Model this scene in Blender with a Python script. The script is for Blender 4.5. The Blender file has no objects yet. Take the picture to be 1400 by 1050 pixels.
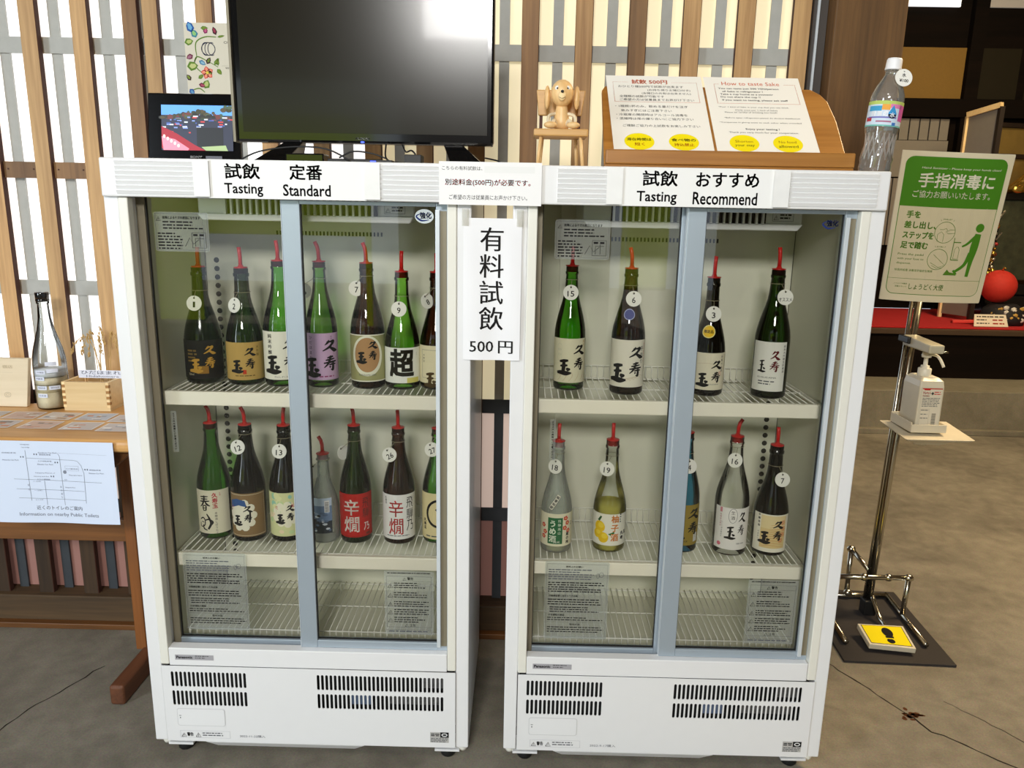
import bpy, bmesh, math, random
from math import sin, cos, pi, radians
from mathutils import Vector, Matrix
random.seed(7)
SC = bpy.context.scene
COL = SC.collection

# ---------------------------------------------------------------- camera, world, light, exposure
CAM = Vector((0.8563, -1.5796, 1.302))
PITCH, YAW, ROLL, FPX = 0.2229, -0.0113, 0.019, 1040.0
cd = bpy.data.cameras.new('camera'); cam = bpy.data.objects.new('camera', cd); COL.objects.link(cam)
_f = Vector((sin(YAW)*cos(PITCH), cos(YAW)*cos(PITCH), -sin(PITCH)))
_r = Vector((cos(YAW), -sin(YAW), 0)); _u = _r.cross(_f)
_c, _s = cos(ROLL), sin(ROLL)
R2 = _c*_r + _s*_u; U2 = -_s*_r + _c*_u
cam.matrix_world = Matrix(((R2.x, U2.x, -_f.x, CAM.x), (R2.y, U2.y, -_f.y, CAM.y), (R2.z, U2.z, -_f.z, CAM.z), (0, 0, 0, 1)))
cd.sensor_width = 36; cd.lens = FPX/1400*36; cd.clip_start = .05; cd.clip_end = 60
SC.camera = cam
vs = SC.view_settings
vs.view_transform = 'Standard'; vs.look = 'None'; vs.gamma = 1; vs.use_curve_mapping = False; vs.exposure = 0.1

w = bpy.data.worlds.new('daylight'); SC.world = w; w.use_nodes = True
bg = w.node_tree.nodes['Background']; bg.inputs[0].default_value = (0.80, 0.90, 1.0, 1); bg.inputs[1].default_value = 1.2

def area(name, loc, target, size, power, color):
    l = bpy.data.lights.new(name, 'AREA'); l.shape = 'RECTANGLE'; l.size, l.size_y = size
    l.energy = power; l.color = color
    o = bpy.data.objects.new(name, l); COL.objects.link(o); o.location = loc
    o.rotation_euler = (Vector(target)-Vector(loc)).to_track_quat('-Z', 'Y').to_euler()
    return o
area('entrance_daylight', (-2.5, -3.2, 1.7), (0.5, 0.3, 0.9), (0.9, 2.2), 95, (0.80, 0.90, 1.0))
area('front_window', (0.55, -4.3, 2.8), (0.8, 0, 1.0), (0.95, 0.5), 112, (1.0, 0.985, 0.95))
area('spot_lamp', (0.55, -2.1, 2.9), (0.8, 0.2, 0.9), (0.12, 0.12), 10, (1.0, 0.96, 0.88))
area('ceiling_lamp', (3.4, 0.9, 3.05), (3.1, 1.2, 0.0), (0.9, 0.9), 95, (1.0, 0.74, 0.42))
area('display_lamp', (3.9, 3.0, 3.0), (4.1, 4.2, 0.9), (0.5, 0.3), 19, (1.0, 0.80, 0.48))
sl = bpy.data.lights.new('sun', 'SUN'); sl.energy = 6.0; sl.angle = .01; sl.color = (1, .96, .88)
so = bpy.data.objects.new('sun', sl); COL.objects.link(so); so.rotation_euler = Vector((-.15, -.5, -.86)).to_track_quat('-Z', 'Y').to_euler()

# ---------------------------------------------------------------- materials
MATS = {}
def nt(name):
    m = bpy.data.materials.new(name); m.use_nodes = True
    return m, m.node_tree.nodes, m.node_tree.links
def lin(c):
    return tuple((x/255/12.92 if x <= 10 else ((x/255+.055)/1.055)**2.4) for x in c)
def pm(name, rgb, rough=.5, metal=0, var=.06, scale=30, bump=0, spec=.5, emit=0, coat=0):
    """principled with a slight procedural variation; rgb in sRGB 0-255"""
    if name in MATS: return MATS[name]
    m, n, l = nt(name); b = n['Principled BSDF']
    c = lin(rgb)
    tc = n.new('ShaderNodeTexCoord'); no = n.new('ShaderNodeTexNoise'); no.inputs['Scale'].default_value = scale; no.inputs['Detail'].default_value = 3
    mx = n.new('ShaderNodeMix'); mx.data_type = 'RGBA'
    mx.inputs[6].default_value = tuple(x*(1-var) for x in c)+(1,); mx.inputs[7].default_value = tuple(min(1, x*(1+var)) for x in c)+(1,)
    l.new(tc.outputs['Object'], no.inputs['Vector']); l.new(no.outputs['Fac'], mx.inputs[0]); l.new(mx.outputs[2], b.inputs['Base Color'])
    b.inputs['Roughness'].default_value = rough; b.inputs['Metallic'].default_value = metal
    b.inputs['Specular IOR Level'].default_value = spec
    if coat: b.inputs['Coat Weight'].default_value = coat; b.inputs['Coat Roughness'].default_value = .05
    if emit: b.inputs['Emission Color'].default_value = c+(1,); b.inputs['Emission Strength'].default_value = emit
    if bump:
        bp = n.new('ShaderNodeBump'); bp.inputs['Strength'].default_value = bump; bp.inputs['Distance'].default_value = .002
        l.new(no.outputs['Fac'], bp.inputs['Height']); l.new(bp.outputs[0], b.inputs['Normal'])
    MATS[name] = m; return m
def wood(name, a, b_, axis='z', scale=1.0, rough=.5, ring=9, streak=26):
    if name in MATS: return MATS[name]
    m, n, l = nt(name); b = n['Principled BSDF']
    tc = n.new('ShaderNodeTexCoord'); oi = n.new('ShaderNodeObjectInfo')
    mp = n.new('ShaderNodeMapping'); s = {'x': (.05, 1, 1), 'y': (1, .05, 1), 'z': (1, 1, .05)}[axis]
    mp.inputs['Scale'].default_value = tuple(k*scale for k in s)
    ad = n.new('ShaderNodeVectorMath'); ad.operation = 'ADD'
    ml = n.new('ShaderNodeVectorMath'); ml.operation = 'SCALE'; ml.inputs['Scale'].default_value = 37
    cb = n.new('ShaderNodeCombineXYZ')
    for k in range(3): l.new(oi.outputs['Random'], cb.inputs[k])
    l.new(cb.outputs[0], ml.inputs[0]); l.new(tc.outputs['Object'], ad.inputs[0]); l.new(ml.outputs[0], ad.inputs[1]); l.new(ad.outputs[0], mp.inputs['Vector'])
    n1 = n.new('ShaderNodeTexNoise'); n1.inputs['Scale'].default_value = ring; n1.inputs['Detail'].default_value = 2; n1.inputs['Distortion'].default_value = .6
    n2 = n.new('ShaderNodeTexNoise'); n2.inputs['Scale'].default_value = streak*4; n2.inputs['Detail'].default_value = 4
    l.new(mp.outputs[0], n1.inputs['Vector']); l.new(mp.outputs[0], n2.inputs['Vector'])
    mth = n.new('ShaderNodeMath'); mth.operation = 'MULTIPLY_ADD'; mth.inputs[1].default_value = .45
    l.new(n2.outputs['Fac'], mth.inputs[0]); l.new(n1.outputs['Fac'], mth.inputs[2])
    rp = n.new('ShaderNodeValToRGB'); rp.color_ramp.elements[0].position = .45; rp.color_ramp.elements[1].position = .95
    rp.color_ramp.elements[0].color = lin(a)+(1,); rp.color_ramp.elements[1].color = lin(b_)+(1,)
    l.new(mth.outputs[0], rp.inputs[0])
    hv = n.new('ShaderNodeHueSaturation'); mr = n.new('ShaderNodeMapRange'); mr.inputs[3].default_value = .8; mr.inputs[4].default_value = 1.15
    l.new(oi.outputs['Random'], mr.inputs[0]); l.new(mr.outputs[0], hv.inputs['Value']); l.new(rp.outputs[0], hv.inputs['Color'])
    l.new(hv.outputs[0], b.inputs['Base Color']); b.inputs['Roughness'].default_value = rough
    bp = n.new('ShaderNodeBump'); bp.inputs['Strength'].default_value = .15; bp.inputs['Distance'].default_value = .002
    l.new(n2.outputs['Fac'], bp.inputs['Height']); l.new(bp.outputs[0], b.inputs['Normal'])
    MATS[name] = m; return m
def thin_glass(name, centre, edge, gloss=.03, ior=1.45, rough_mix=0, exp=2.0, refl=1.0):
    """thin tinted glass wall: straight-through tint that deepens at grazing angles, plus fresnel reflection"""
    if name in MATS: return MATS[name]
    m, n, l = nt(name); n.remove(n['Principled BSDF']); out = n['Material Output']
    lw = n.new('ShaderNodeLayerWeight'); lw.inputs['Blend'].default_value = .5
    pw = n.new('ShaderNodeMath'); pw.operation = 'POWER'; pw.inputs[1].default_value = exp; l.new(lw.outputs['Facing'], pw.inputs[0])
    mx = n.new('ShaderNodeMix'); mx.data_type = 'RGBA'; mx.inputs[6].default_value = centre+(1,); mx.inputs[7].default_value = edge+(1,)
    l.new(pw.outputs[0], mx.inputs[0])
    tr = n.new('ShaderNodeBsdfTransparent'); l.new(mx.outputs[2], tr.inputs[0])
    gl = n.new('ShaderNodeBsdfGlossy'); gl.inputs['Roughness'].default_value = gloss
    fr = n.new('ShaderNodeFresnel'); fr.inputs['IOR'].default_value = ior
    mu = n.new('ShaderNodeMath'); mu.operation = 'MULTIPLY'; mu.inputs[1].default_value = refl; l.new(fr.outputs[0], mu.inputs[0])
    ms = n.new('ShaderNodeMixShader'); l.new(mu.outputs[0], ms.inputs[0]); l.new(tr.outputs[0], ms.inputs[1]); l.new(gl.outputs[0], ms.inputs[2])
    last = ms
    if rough_mix:
        df = n.new('ShaderNodeBsdfDiffuse'); df.inputs[0].default_value = (.75, .76, .72, 1)
        m2 = n.new('ShaderNodeMixShader'); m2.inputs[0].default_value = rough_mix
        l.new(ms.outputs[0], m2.inputs[1]); l.new(df.outputs[0], m2.inputs[2]); last = m2
    l.new(last.outputs[0], out.inputs[0]); MATS[name] = m; return m
def cloudy(name, rgb, fac=.6):
    if name in MATS: return MATS[name]
    m, n, l = nt(name); n.remove(n['Principled BSDF']); out = n['Material Output']
    c = lin(rgb)
    d = n.new('ShaderNodeBsdfDiffuse'); d.inputs[0].default_value = c+(1,); t = n.new('ShaderNodeBsdfTransparent'); t.inputs[0].default_value = tuple(min(1, x*1.6) for x in c)+(1,)
    s = n.new('ShaderNodeMixShader'); s.inputs[0].default_value = fac; l.new(t.outputs[0], s.inputs[1]); l.new(d.outputs[0], s.inputs[2]); l.new(s.outputs[0], out.inputs[0])
    MATS[name] = m; return m
def ink(rgb):
    return pm('ink_%02x%02x%02x' % tuple(rgb), rgb, .75, var=0, spec=.2)

WHITE = pm('white_enamel', (232, 232, 232), .32, var=.015, coat=.25)
CREAM = pm('cream_trim', (230, 228, 217), .4, var=.02)
LINER = pm('fridge_liner', (220, 218, 200), .45, var=.03, scale=8)
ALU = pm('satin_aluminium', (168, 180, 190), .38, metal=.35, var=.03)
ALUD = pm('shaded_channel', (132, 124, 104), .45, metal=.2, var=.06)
ALUL = pm('bright_aluminium_edge', (222, 230, 236), .3, metal=.3)
GASKET = pm('black_rubber', (22, 22, 22), .7)
WIRE = pm('white_wire', (236, 234, 224), .35)
DARK = pm('dark_inside', (10, 10, 10), .8)
SEMIDARK = pm('condenser_coil', (120, 124, 128), .4, metal=.6, scale=120, var=.5)
BLACKP = pm('black_gloss_plastic', (14, 14, 15), .12, coat=.5)
BLACKM = pm('black_matt_plastic', (20, 20, 21), .5)
PAPER = pm('white_paper', (238, 238, 240), .8, var=.015, scale=12, bump=.2)
PAPERC = pm('warm_paper', (236, 228, 208), .8, var=.02)
PAPERB = pm('bluish_paper', (212, 222, 238), .8, var=.015)
RED = pm('red_plastic', (196, 24, 22), .35, var=.05)
TAGW = pm('white_tag_plastic', (238, 236, 226), .5, var=.01)
PANE = thin_glass('door_glass', (.985, .995, .97), (.84, .9, .84), gloss=.01, ior=1.5, refl=1.8)
STICK = thin_glass('clear_film', (.82, .86, .86), (.6, .65, .62), gloss=.25, rough_mix=.16)
GREEN = thin_glass('green_glass', (.36, .76, .18), (.02, .13, .02), refl=1.1)
GREENL = thin_glass('light_green_glass', (.52, .84, .28), (.06, .22, .04), refl=1.1)
GREEND = thin_glass('dark_green_glass', (.07, .20, .10), (.01, .03, .02), gloss=.12, refl=1.1)
OLIVE = thin_glass('olive_glass', (.13, .24, .07), (.01, .02, .01), refl=1.1)
BROWN = thin_glass('brown_glass', (.24, .11, .035), (.01, .006, .004), refl=1.1)
BLACKG = thin_glass('black_glass', (.03, .034, .02), (.004, .005, .003), refl=1.1)
BLUEG = thin_glass('blue_glass', (.25, .66, .86), (.02, .14, .34), refl=1.1)
CLEAR = thin_glass('clear_glass', (.98, .99, .98), (.5, .56, .52), refl=1.1, exp=5)
FROST = thin_glass('frosted_glass', (.80, .86, .82), (.35, .42, .38), gloss=.4, rough_mix=.22)
PET = thin_glass('clear_pet', (.95, .96, .96), (.5, .5, .5), refl=2.4, exp=2.6, gloss=.05, rough_mix=.10)
CHROME = pm('brushed_steel', (196, 192, 178), .22, metal=1, var=.05)
W_SLAT = wood('aged_cedar', (140, 98, 56), (222, 180, 124), 'z', ring=7, rough=.6)
W_SLAT3 = wood('shaded_cedar', (38, 27, 16), (76, 54, 32), 'z', ring=7, rough=.75)  # darker copy of the cedar; shade under table and between fridges in its colour
W_SLAT2 = wood('dark_cedar', (96, 66, 40), (158, 118, 74), 'z', ring=7, rough=.6)
W_SIDE = pm('dark_slat_edge', (74, 40, 26), .7, scale=60, var=.2)
W_BASE = wood('dark_sill_wood', (40, 30, 18), (88, 66, 40), 'x', rough=.75)  # sill wood in a dark brown tone
W_TABLE = wood('oiled_table_wood', (164, 114, 58), (220, 172, 108), 'x', rough=.4)
W_TABLED = wood('table_leg_wood', (70, 42, 16), (124, 78, 34), 'x', rough=.5)
W_TABLEV = wood('table_leg_wood_upright', (100, 58, 22), (146, 88, 38), 'z', rough=.5)
W_FOOT = wood('reddish_foot_wood', (74, 40, 24), (124, 76, 46), 'y', rough=.55)
W_STAND = wood('sign_stand_wood', (138, 86, 30), (186, 130, 60), 'x', rough=.4)
W_PALE = wood('pale_cypress', (216, 180, 124), (240, 212, 160), 'x', rough=.55)
W_CARD = wood('pale_board', (216, 198, 164), (232, 216, 186), 'x', rough=.6)
W_DOG = wood('turned_beech', (214, 168, 106), (240, 204, 148), 'z', rough=.4, ring=5)
W_DOGB = wood('toy_chair_wood', (170, 124, 62), (216, 170, 104), 'x', rough=.45)
W_POST = wood('old_post_timber', (74, 50, 24), (134, 96, 52), 'z', rough=.7, ring=5)
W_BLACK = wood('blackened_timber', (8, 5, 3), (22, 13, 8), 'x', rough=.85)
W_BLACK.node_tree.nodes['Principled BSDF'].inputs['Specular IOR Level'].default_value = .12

def concrete(name, a, b_):
    m, n, l = nt(name); b = n['Principled BSDF']
    tc = n.new('ShaderNodeTexCoord')
    def noise(s, d=6, dist=0):
        k = n.new('ShaderNodeTexNoise'); k.inputs['Scale'].default_value = s; k.inputs['Detail'].default_value = d; k.inputs['Distortion'].default_value = dist
        l.new(tc.outputs['Object'], k.inputs['Vector']); return k
    n1 = noise(2.2, 6, .5); n2 = noise(17, 9, .3); n3 = noise(220, 5)
    r = n.new('ShaderNodeValToRGB'); r.color_ramp.elements[0].position = .30; r.color_ramp.elements[1].position = .70
    r.color_ramp.elements[0].color = lin(a)+(1,); r.color_ramp.elements[1].color = lin(b_)+(1,)
    m1 = n.new('ShaderNodeMath'); m1.operation = 'MULTIPLY_ADD'; m1.inputs[1].default_value = .40; l.new(n2.outputs['Fac'], m1.inputs[0])
    m0 = n.new('ShaderNodeMath'); m0.operation = 'MULTIPLY'; m0.inputs[1].default_value = .60; l.new(n1.outputs['Fac'], m0.inputs[0]); l.new(m0.outputs[0], m1.inputs[2])
    l.new(m1.outputs[0], r.inputs[0])
    mx = n.new('ShaderNodeMix'); mx.data_type = 'RGBA'; mx.blend_type = 'OVERLAY'; mx.inputs[0].default_value = .45
    l.new(r.outputs[0], mx.inputs[6]); l.new(n3.outputs['Color'], mx.inputs[7])
    hs = n.new('ShaderNodeHueSaturation'); hs.inputs['Saturation'].default_value = .75; l.new(mx.outputs[2], hs.inputs['Color'])
    l.new(hs.outputs[0], b.inputs['Base Color']); b.inputs['Roughness'].default_value = .72; b.inputs['Specular IOR Level'].default_value = .3
    bp = n.new('ShaderNodeBump'); bp.inputs['Strength'].default_value = .35; bp.inputs['Distance'].default_value = .004
    l.new(m1.outputs[0], bp.inputs['Height']); l.new(bp.outputs[0], b.inputs['Normal'])
    return m
CONC = concrete('worn_concrete', (100, 93, 78), (148, 139, 118))
CONC2 = concrete('step_stone', (112, 104, 82), (140, 132, 108))

# ---------------------------------------------------------------- mesh helpers
ORG = {}
class G:
    def __init__(s): s.v = []; s.f = []; s.m = []; s.sm = []
    def add(s, vs_, fs, m=0, smooth=False):
        b = len(s.v); s.v += [tuple(p) for p in vs_]
        for f in fs: s.f.append([i+b for i in f]); s.m.append(m); s.sm.append(smooth)
        return s
    def box(s, x0, x1, y0, y1, z0, z1, m=0):
        vs_ = [(x, y, z) for z in (z0, z1) for y in (y0, y1) for x in (x0, x1)]
        return s.add(vs_, [(0, 2, 3, 1), (4, 5, 7, 6), (0, 1, 5, 4), (2, 6, 7, 3), (0, 4, 6, 2), (1, 3, 7, 5)], m)
    def hexa(s, p, m=0):  # 8 points: bottom 4 (ccw from above), top 4
        return s.add(p, [(3, 2, 1, 0), (4, 5, 6, 7), (0, 1, 5, 4), (1, 2, 6, 5), (2, 3, 7, 6), (3, 0, 4, 7)], m)
    def bar(s, p0, p1, wx, wy, m=0, up=(0, 0, 1)):
        p0, p1 = Vector(p0), Vector(p1); d = (p1-p0).normalized(); u = Vector(up)
        if abs(d.dot(u)) > .95: u = Vector((0, 1, 0))
        a = d.cross(u).normalized(); b = a.cross(d).normalized()
        q = [(-1, -1), (1, -1), (1, 1), (-1, 1)]
        return s.hexa([p0+a*i*wx/2+b*j*wy/2 for i, j in q]+[p1+a*i*wx/2+b*j*wy/2 for i, j in q], m)
    def lathe(s, prof, c=(0, 0, 0), n=24, m=0, cap=True, smooth=True, sx=1, sy=1):
        vs_ = []; fs = []
        for (r, z) in prof:
            for k in range(n):
                a = 2*pi*k/n; vs_.append((c[0]+r*cos(a)*sx, c[1]+r*sin(a)*sy, c[2]+z))
        for i in range(len(prof)-1):
            for k in range(n): fs.append((i*n+k, i*n+(k+1) % n, (i+1)*n+(k+1) % n, (i+1)*n+k))
        if cap: fs.append(tuple(range(n-1, -1, -1))); fs.append(tuple(range((len(prof)-1)*n, len(prof)*n)))
        return s.add(vs_, fs, m, smooth)
    def tube(s, pts, r, n=8, m=0, cap=True, rs=None):
        pts = [Vector(p) for p in pts]; vs_ = []; fs = []
        up = Vector((0, 0, 1)); d0 = (pts[1]-pts[0]).normalized()
        if abs(d0.dot(up)) > .9: up = Vector((1, 0, 0))
        for i, p in enumerate(pts):
            d = (pts[min(i+1, len(pts)-1)]-pts[max(i-1, 0)]).normalized()
            a = d.cross(up).normalized(); b = a.cross(d).normalized(); up = b
            rr = rs[i] if rs else r
            for k in range(n):
                t = 2*pi*k/n; vs_.append(p+a*cos(t)*rr+b*sin(t)*rr)
        for i in range(len(pts)-1):
            for k in range(n): fs.append((i*n+k, i*n+(k+1) % n, (i+1)*n+(k+1) % n, (i+1)*n+k))
        if cap: fs.append(tuple(range(n-1, -1, -1))); fs.append(tuple(range((len(pts)-1)*n, len(pts)*n)))
        return s.add(vs_, fs, m, True)
    def ball(s, c, r, n=16, m=0, sx=1, sy=1, sz=1):
        k = n//2
        prof = [(max(r*sin(pi*i/k), 1e-4), -r*cos(pi*i/k)*sz) for i in range(k+1)]
        return s.lathe(prof, c, n, m, True, True, sx, sy)
    def build(s, name, mats, parent=None, bevel=0, seg=2):
        me = bpy.data.meshes.new(name)
        o3 = ORG.get(parent.name, Vector((0, 0, 0))) if parent else Vector((0, 0, 0))
        me.from_pydata([(x-o3[0], y-o3[1], z-o3[2]) for x, y, z in s.v], [], s.f)
        if not isinstance(mats, (list, tuple)): mats = [mats]
        for mm in mats: me.materials.append(mm)
        me.polygons.foreach_set('material_index', s.m); me.polygons.foreach_set('use_smooth', s.sm); me.update()
        o = bpy.data.objects.new(name, me); COL.objects.link(o)
        if parent: o.parent = parent
        ORG[o.name] = o3
        if bevel:
            b = o.modifiers.new('bevel', 'BEVEL'); b.width = bevel; b.segments = seg; b.limit_method = 'ANGLE'; b.angle_limit = radians(50)
        return o
def thing(name, loc, label=None, cat=None, group=None, kind=None):
    o = bpy.data.objects.new(name, None); COL.objects.link(o); o.location = loc; o.empty_display_size = .05
    ORG[o.name] = Vector(loc); return tag(o, label, cat, group, kind)
def tag(o, label=None, cat=None, group=None, kind=None):
    if label: o['label'] = label
    if cat: o['category'] = cat
    if group: o['group'] = group
    if kind: o['kind'] = kind
    return o
def plabel(o, label): o['label'] = label; return o

# ---------------------------------------------------------------- print: lettering and flat artwork as thin geometry
TXT = {}
def glyphs(sx_, bold=0.0, spacing=1.0):
    if bold > 0:      # heavier weight: the same outline laid over itself with small shifts
        v0, f0 = glyphs(sx_, 0.0, spacing); V, F = [], []
        for dx, dy in ((-1, -1), (1, -1), (1, 1), (-1, 1)):
            b0 = len(V); V += [(x+dx*bold*.9, y+dy*bold*.9) for x, y in v0]; F += [tuple(i+b0 for i in f) for f in f0]
        return V, F
    bold = 0.0
    key = (sx_, bold, spacing)
    if key in TXT: return TXT[key]
    c = bpy.data.curves.new('type', 'FONT'); c.body = sx_; c.resolution_u = 2; c.offset = bold; c.space_character = spacing
    o = bpy.data.objects.new('type', c); COL.objects.link(o)
    bpy.context.view_layer.update(); dg = bpy.context.evaluated_depsgraph_get()
    me = bpy.data.meshes.new_from_object(o.evaluated_get(dg))
    v = [(p.co.x, p.co.y) for p in me.vertices]; f = [tuple(p.vertices) for p in me.polygons]
    bpy.data.objects.remove(o); bpy.data.curves.remove(c); bpy.data.meshes.remove(me)
    TXT[key] = (v, f); return TXT[key]
def smoothline(pts, n=5):
    if len(pts) < 3: return pts
    out = []; P_ = [pts[0]]+list(pts)+[pts[-1]]
    for i in range(1, len(P_)-2):
        for k in range(n):
            t = k/n; a, b, c, d = P_[i-1], P_[i], P_[i+1], P_[i+2]
            out.append(tuple(.5*((2*b[j])+(-a[j]+c[j])*t+(2*a[j]-5*b[j]+4*c[j]-d[j])*t*t+(-a[j]+3*b[j]-3*c[j]+d[j])*t**3) for j in range(len(b))))
    out.append(pts[-1]); return out
BRUSH = {  # strokes as (x, y, width)
 'ku': [[(.44, .98, .05), (.38, .82, .12), (.2, .62, .03)], [(.3, .84, .06), (.55, .86, .1), (.72, .88, .16), (.6, .66, .13), (.42, .44, .12), (.08, .2, .05)],
        [(.44, .5, .08), (.62, .34, .16), (.78, .22, .2), (.98, .18, .05)]],
 'ju': [[(.3, .86, .05), (.5, .9, .1), (.72, .94, .07)], [(.2, .7, .06), (.5, .74, .09), (.82, .78, .05)], [(.55, 1., .09), (.46, .7, .11), (.34, .44, .1), (.1, .2, .04)],
        [(.08, .5, .06), (.5, .56, .1), (.95, .6, .07)], [(.42, .38, .06), (.66, .42, .09), (.9, .42, .05)], [(.7, .55, .08), (.7, .3, .13), (.66, .04, .13), (.52, .08, .03)], [(.44, .28, .07), (.52, .2, .1)]],
 'gyoku': [[(.22, .86, .08), (.5, .9, .14), (.78, .94, .08)], [(.26, .56, .06), (.5, .6, .12), (.74, .62, .07)], [(.5, .92, .1), (.5, .6, .16), (.46, .2, .15)],
           [(.02, .12, .1), (.3, .14, .17), (.66, .1, .19), (.98, .12, .06)], [(.66, .42, .08), (.82, .32, .16), (.86, .28, .06)]],
 'haru': [[(.1, .9, .06), (.5, .93, .09), (.85, .95, .04)], [(.15, .76, .06), (.5, .78, .08), (.8, .79, .04)], [(.02, .6, .06), (.5, .63, .1), (.95, .66, .05)],
          [(.5, 1., .08), (.46, .7, .1), (.28, .42, .09), (.04, .26, .03)], [(.55, .62, .06), (.72, .44, .12), (.98, .34, .05)], [(.36, .36, .07), (.34, .18, .08), (.38, .04, .06)], [(.36, .36, .06), (.62, .34, .08), (.6, .05, .08)], [(.38, .2, .05), (.58, .2, .05)], [(.36, .04, .06), (.6, .05, .06)]],
 'kan': [[(.08, .62, .05), (.3, .74, .07), (.46, .6, .06), (.4, .3, .06), (.1, .2, .05), (.06, .44, .04)], [(.18, .5, .04), (.36, .48, .05)], [(.6, .98, .06), (.78, .7, .1), (.86, .4, .12), (.66, .08, .1)], [(.5, .6, .06), (.72, .66, .08), (.98, .5, .1), (.84, .3, .06)], [(.3, .34, .04), (.34, .1, .08), (.6, .02, .05)]],
}
class P:
    """flat artwork in (u, v); layers stack outward by a fraction of a millimetre"""
    def __init__(s): s.items = []; s.cols = []
    def ci(s, c):
        if c not in s.cols: s.cols.append(c)
        return s.cols.index(c)
    def poly(s, pts, col, lay=1): s.items.append((list(pts), [tuple(range(len(pts)))], s.ci(col), lay)); return s
    def rect(s, x0, y0, x1, y1, col, lay=1): return s.poly([(x0, y0), (x1, y0), (x1, y1), (x0, y1)], col, lay)
    def rrect(s, x0, y0, x1, y1, r, col, lay=1):
        pts = []
        for cx, cy, a0 in ((x1-r, y0+r, -90), (x1-r, y1-r, 0), (x0+r, y1-r, 90), (x0+r, y0+r, 180)):
            for k in range(6): a = radians(a0+18*k); pts.append((cx+r*cos(a), cy+r*sin(a)))
        return s.poly(pts, col, lay)
    def frame(s, x0, y0, x1, y1, t, col, lay=2):
        s.rect(x0, y0, x1, y0+t, col, lay); s.rect(x0, y1-t, x1, y1, col, lay); s.rect(x0, y0, x0+t, y1, col, lay); return s.rect(x1-t, y0, x1, y1, col, lay)
    def disc(s, x, y, rx, ry, col, lay=1, n=24): return s.poly([(x+rx*cos(2*pi*k/n), y+ry*sin(2*pi*k/n)) for k in range(n)], col, lay)
    def line(s, pts, t, col, lay=2, smooth=False):
        return s.stroke([(p[0], p[1], t) for p in pts], col, lay, smooth)
    def ring(s, x, y, rx, ry, t, col, lay=2, a0=0, a1=360, n=28):
        return s.line([(x+rx*cos(radians(a0+(a1-a0)*k/n)), y+ry*sin(radians(a0+(a1-a0)*k/n))) for k in range(n+1)], t, col, lay)
    def stroke(s, pts, col, lay=2, smooth=True):
        q = smoothline(pts) if smooth else pts; vs_ = []; fs = []
        for i, p in enumerate(q):
            a, b = q[max(i-1, 0)], q[min(i+1, len(q)-1)]; dx, dy = b[0]-a[0], b[1]-a[1]; L = math.hypot(dx, dy) or 1
            nx, ny = -dy/L*p[2]/2, dx/L*p[2]/2; vs_ += [(p[0]+nx, p[1]+ny), (p[0]-nx, p[1]-ny)]
        for i in range(len(q)-1): fs.append((2*i, 2*i+1, 2*i+3, 2*i+2))
        s.items.append((vs_, fs, s.ci(col), lay)); return s
    def brush(s, key, x0, y0, x1, y1, col, lay=3, k=1.0):
        sc = min(x1-x0, y1-y0)
        for st in BRUSH[key]: s.stroke([(x0+a*(x1-x0), y0+b*(y1-y0), c*sc*k) for a, b, c in st], col, lay)
        return s
    def txt(s, t, x0, y0, x1, y1, col, lay=2, bold=0.0, shear=0, mincho=0, spacing=1.0):
        v, f = glyphs(t, bold, spacing)
        if not v: return s
        ax, bx = min(p[0] for p in v), max(p[0] for p in v); ay, by = min(p[1] for p in v), max(p[1] for p in v)
        kx = (x1-x0)/(bx-ax); ky = (y1-y0)/(by-ay) if y1 > y0 else kx
        offs = [0] if not mincho else [-mincho, 0, mincho]
        for i, o_ in enumerate(offs):
            s.items.append(([(x0+(p[0]-ax)*kx+(p[1]-ay)*ky*shear+o_, y0+(p[1]-ay)*ky) for p in v], f, s.ci(col), lay+.15*i))
        return s
    def line_txt(s, t, x, y, size, col, align='l', lay=2, bold=0.0, shear=0, sx=1.0, wmax=None):
        v, f = glyphs(t, bold, 1.0)
        if not v: return s
        ax, bx = min(p[0] for p in v), max(p[0] for p in v); k = size*sx
        if wmax: k = wmax/(bx-ax)
        W_ = (bx-ax)*k; x0 = x-(W_ if align == 'r' else W_/2 if align == 'c' else 0)
        s.items.append(([(x0+(p[0]-ax)*k+p[1]*size*shear, y+p[1]*size) for p in v], f, s.ci(col), lay)); return s
    def vtxt(s, t, xc, ytop, size, pitch, col, lay=2, bold=0.0, mincho=0):
        for i, ch in enumerate(t):
            v, f = glyphs(ch, bold, 1.0)
            if not v: continue
            cx = (min(p[0] for p in v)+max(p[0] for p in v))/2; cy = (min(p[1] for p in v)+max(p[1] for p in v))/2
            for j, o_ in enumerate([0] if not mincho else [-mincho, 0, mincho]):
                s.items.append(([(xc+(p[0]-cx)*size+o_, ytop-size/2-i*pitch+(p[1]-cy)*size) for p in v], f, s.ci(col), lay+.15*j))
        return s
    def rows(s, x0, y, x1, n, pitch, h, col, lay=2, seed=1, ind=0):
        """lines of print too small to read: broken dashes"""
        r = random.Random(seed)
        for i in range(n):
            x = x0+(ind if i % 2 else 0); e = x1-(x1-x0)*r.choice((0, .05, .1, .3))
            while x < e:
                w_ = h*r.uniform(1.2, 5); s.rect(x, y-i*pitch-h, min(x+w_, e), y-i*pitch, col, lay); x += w_+h*r.uniform(.4, 1.1)
        return s
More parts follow.
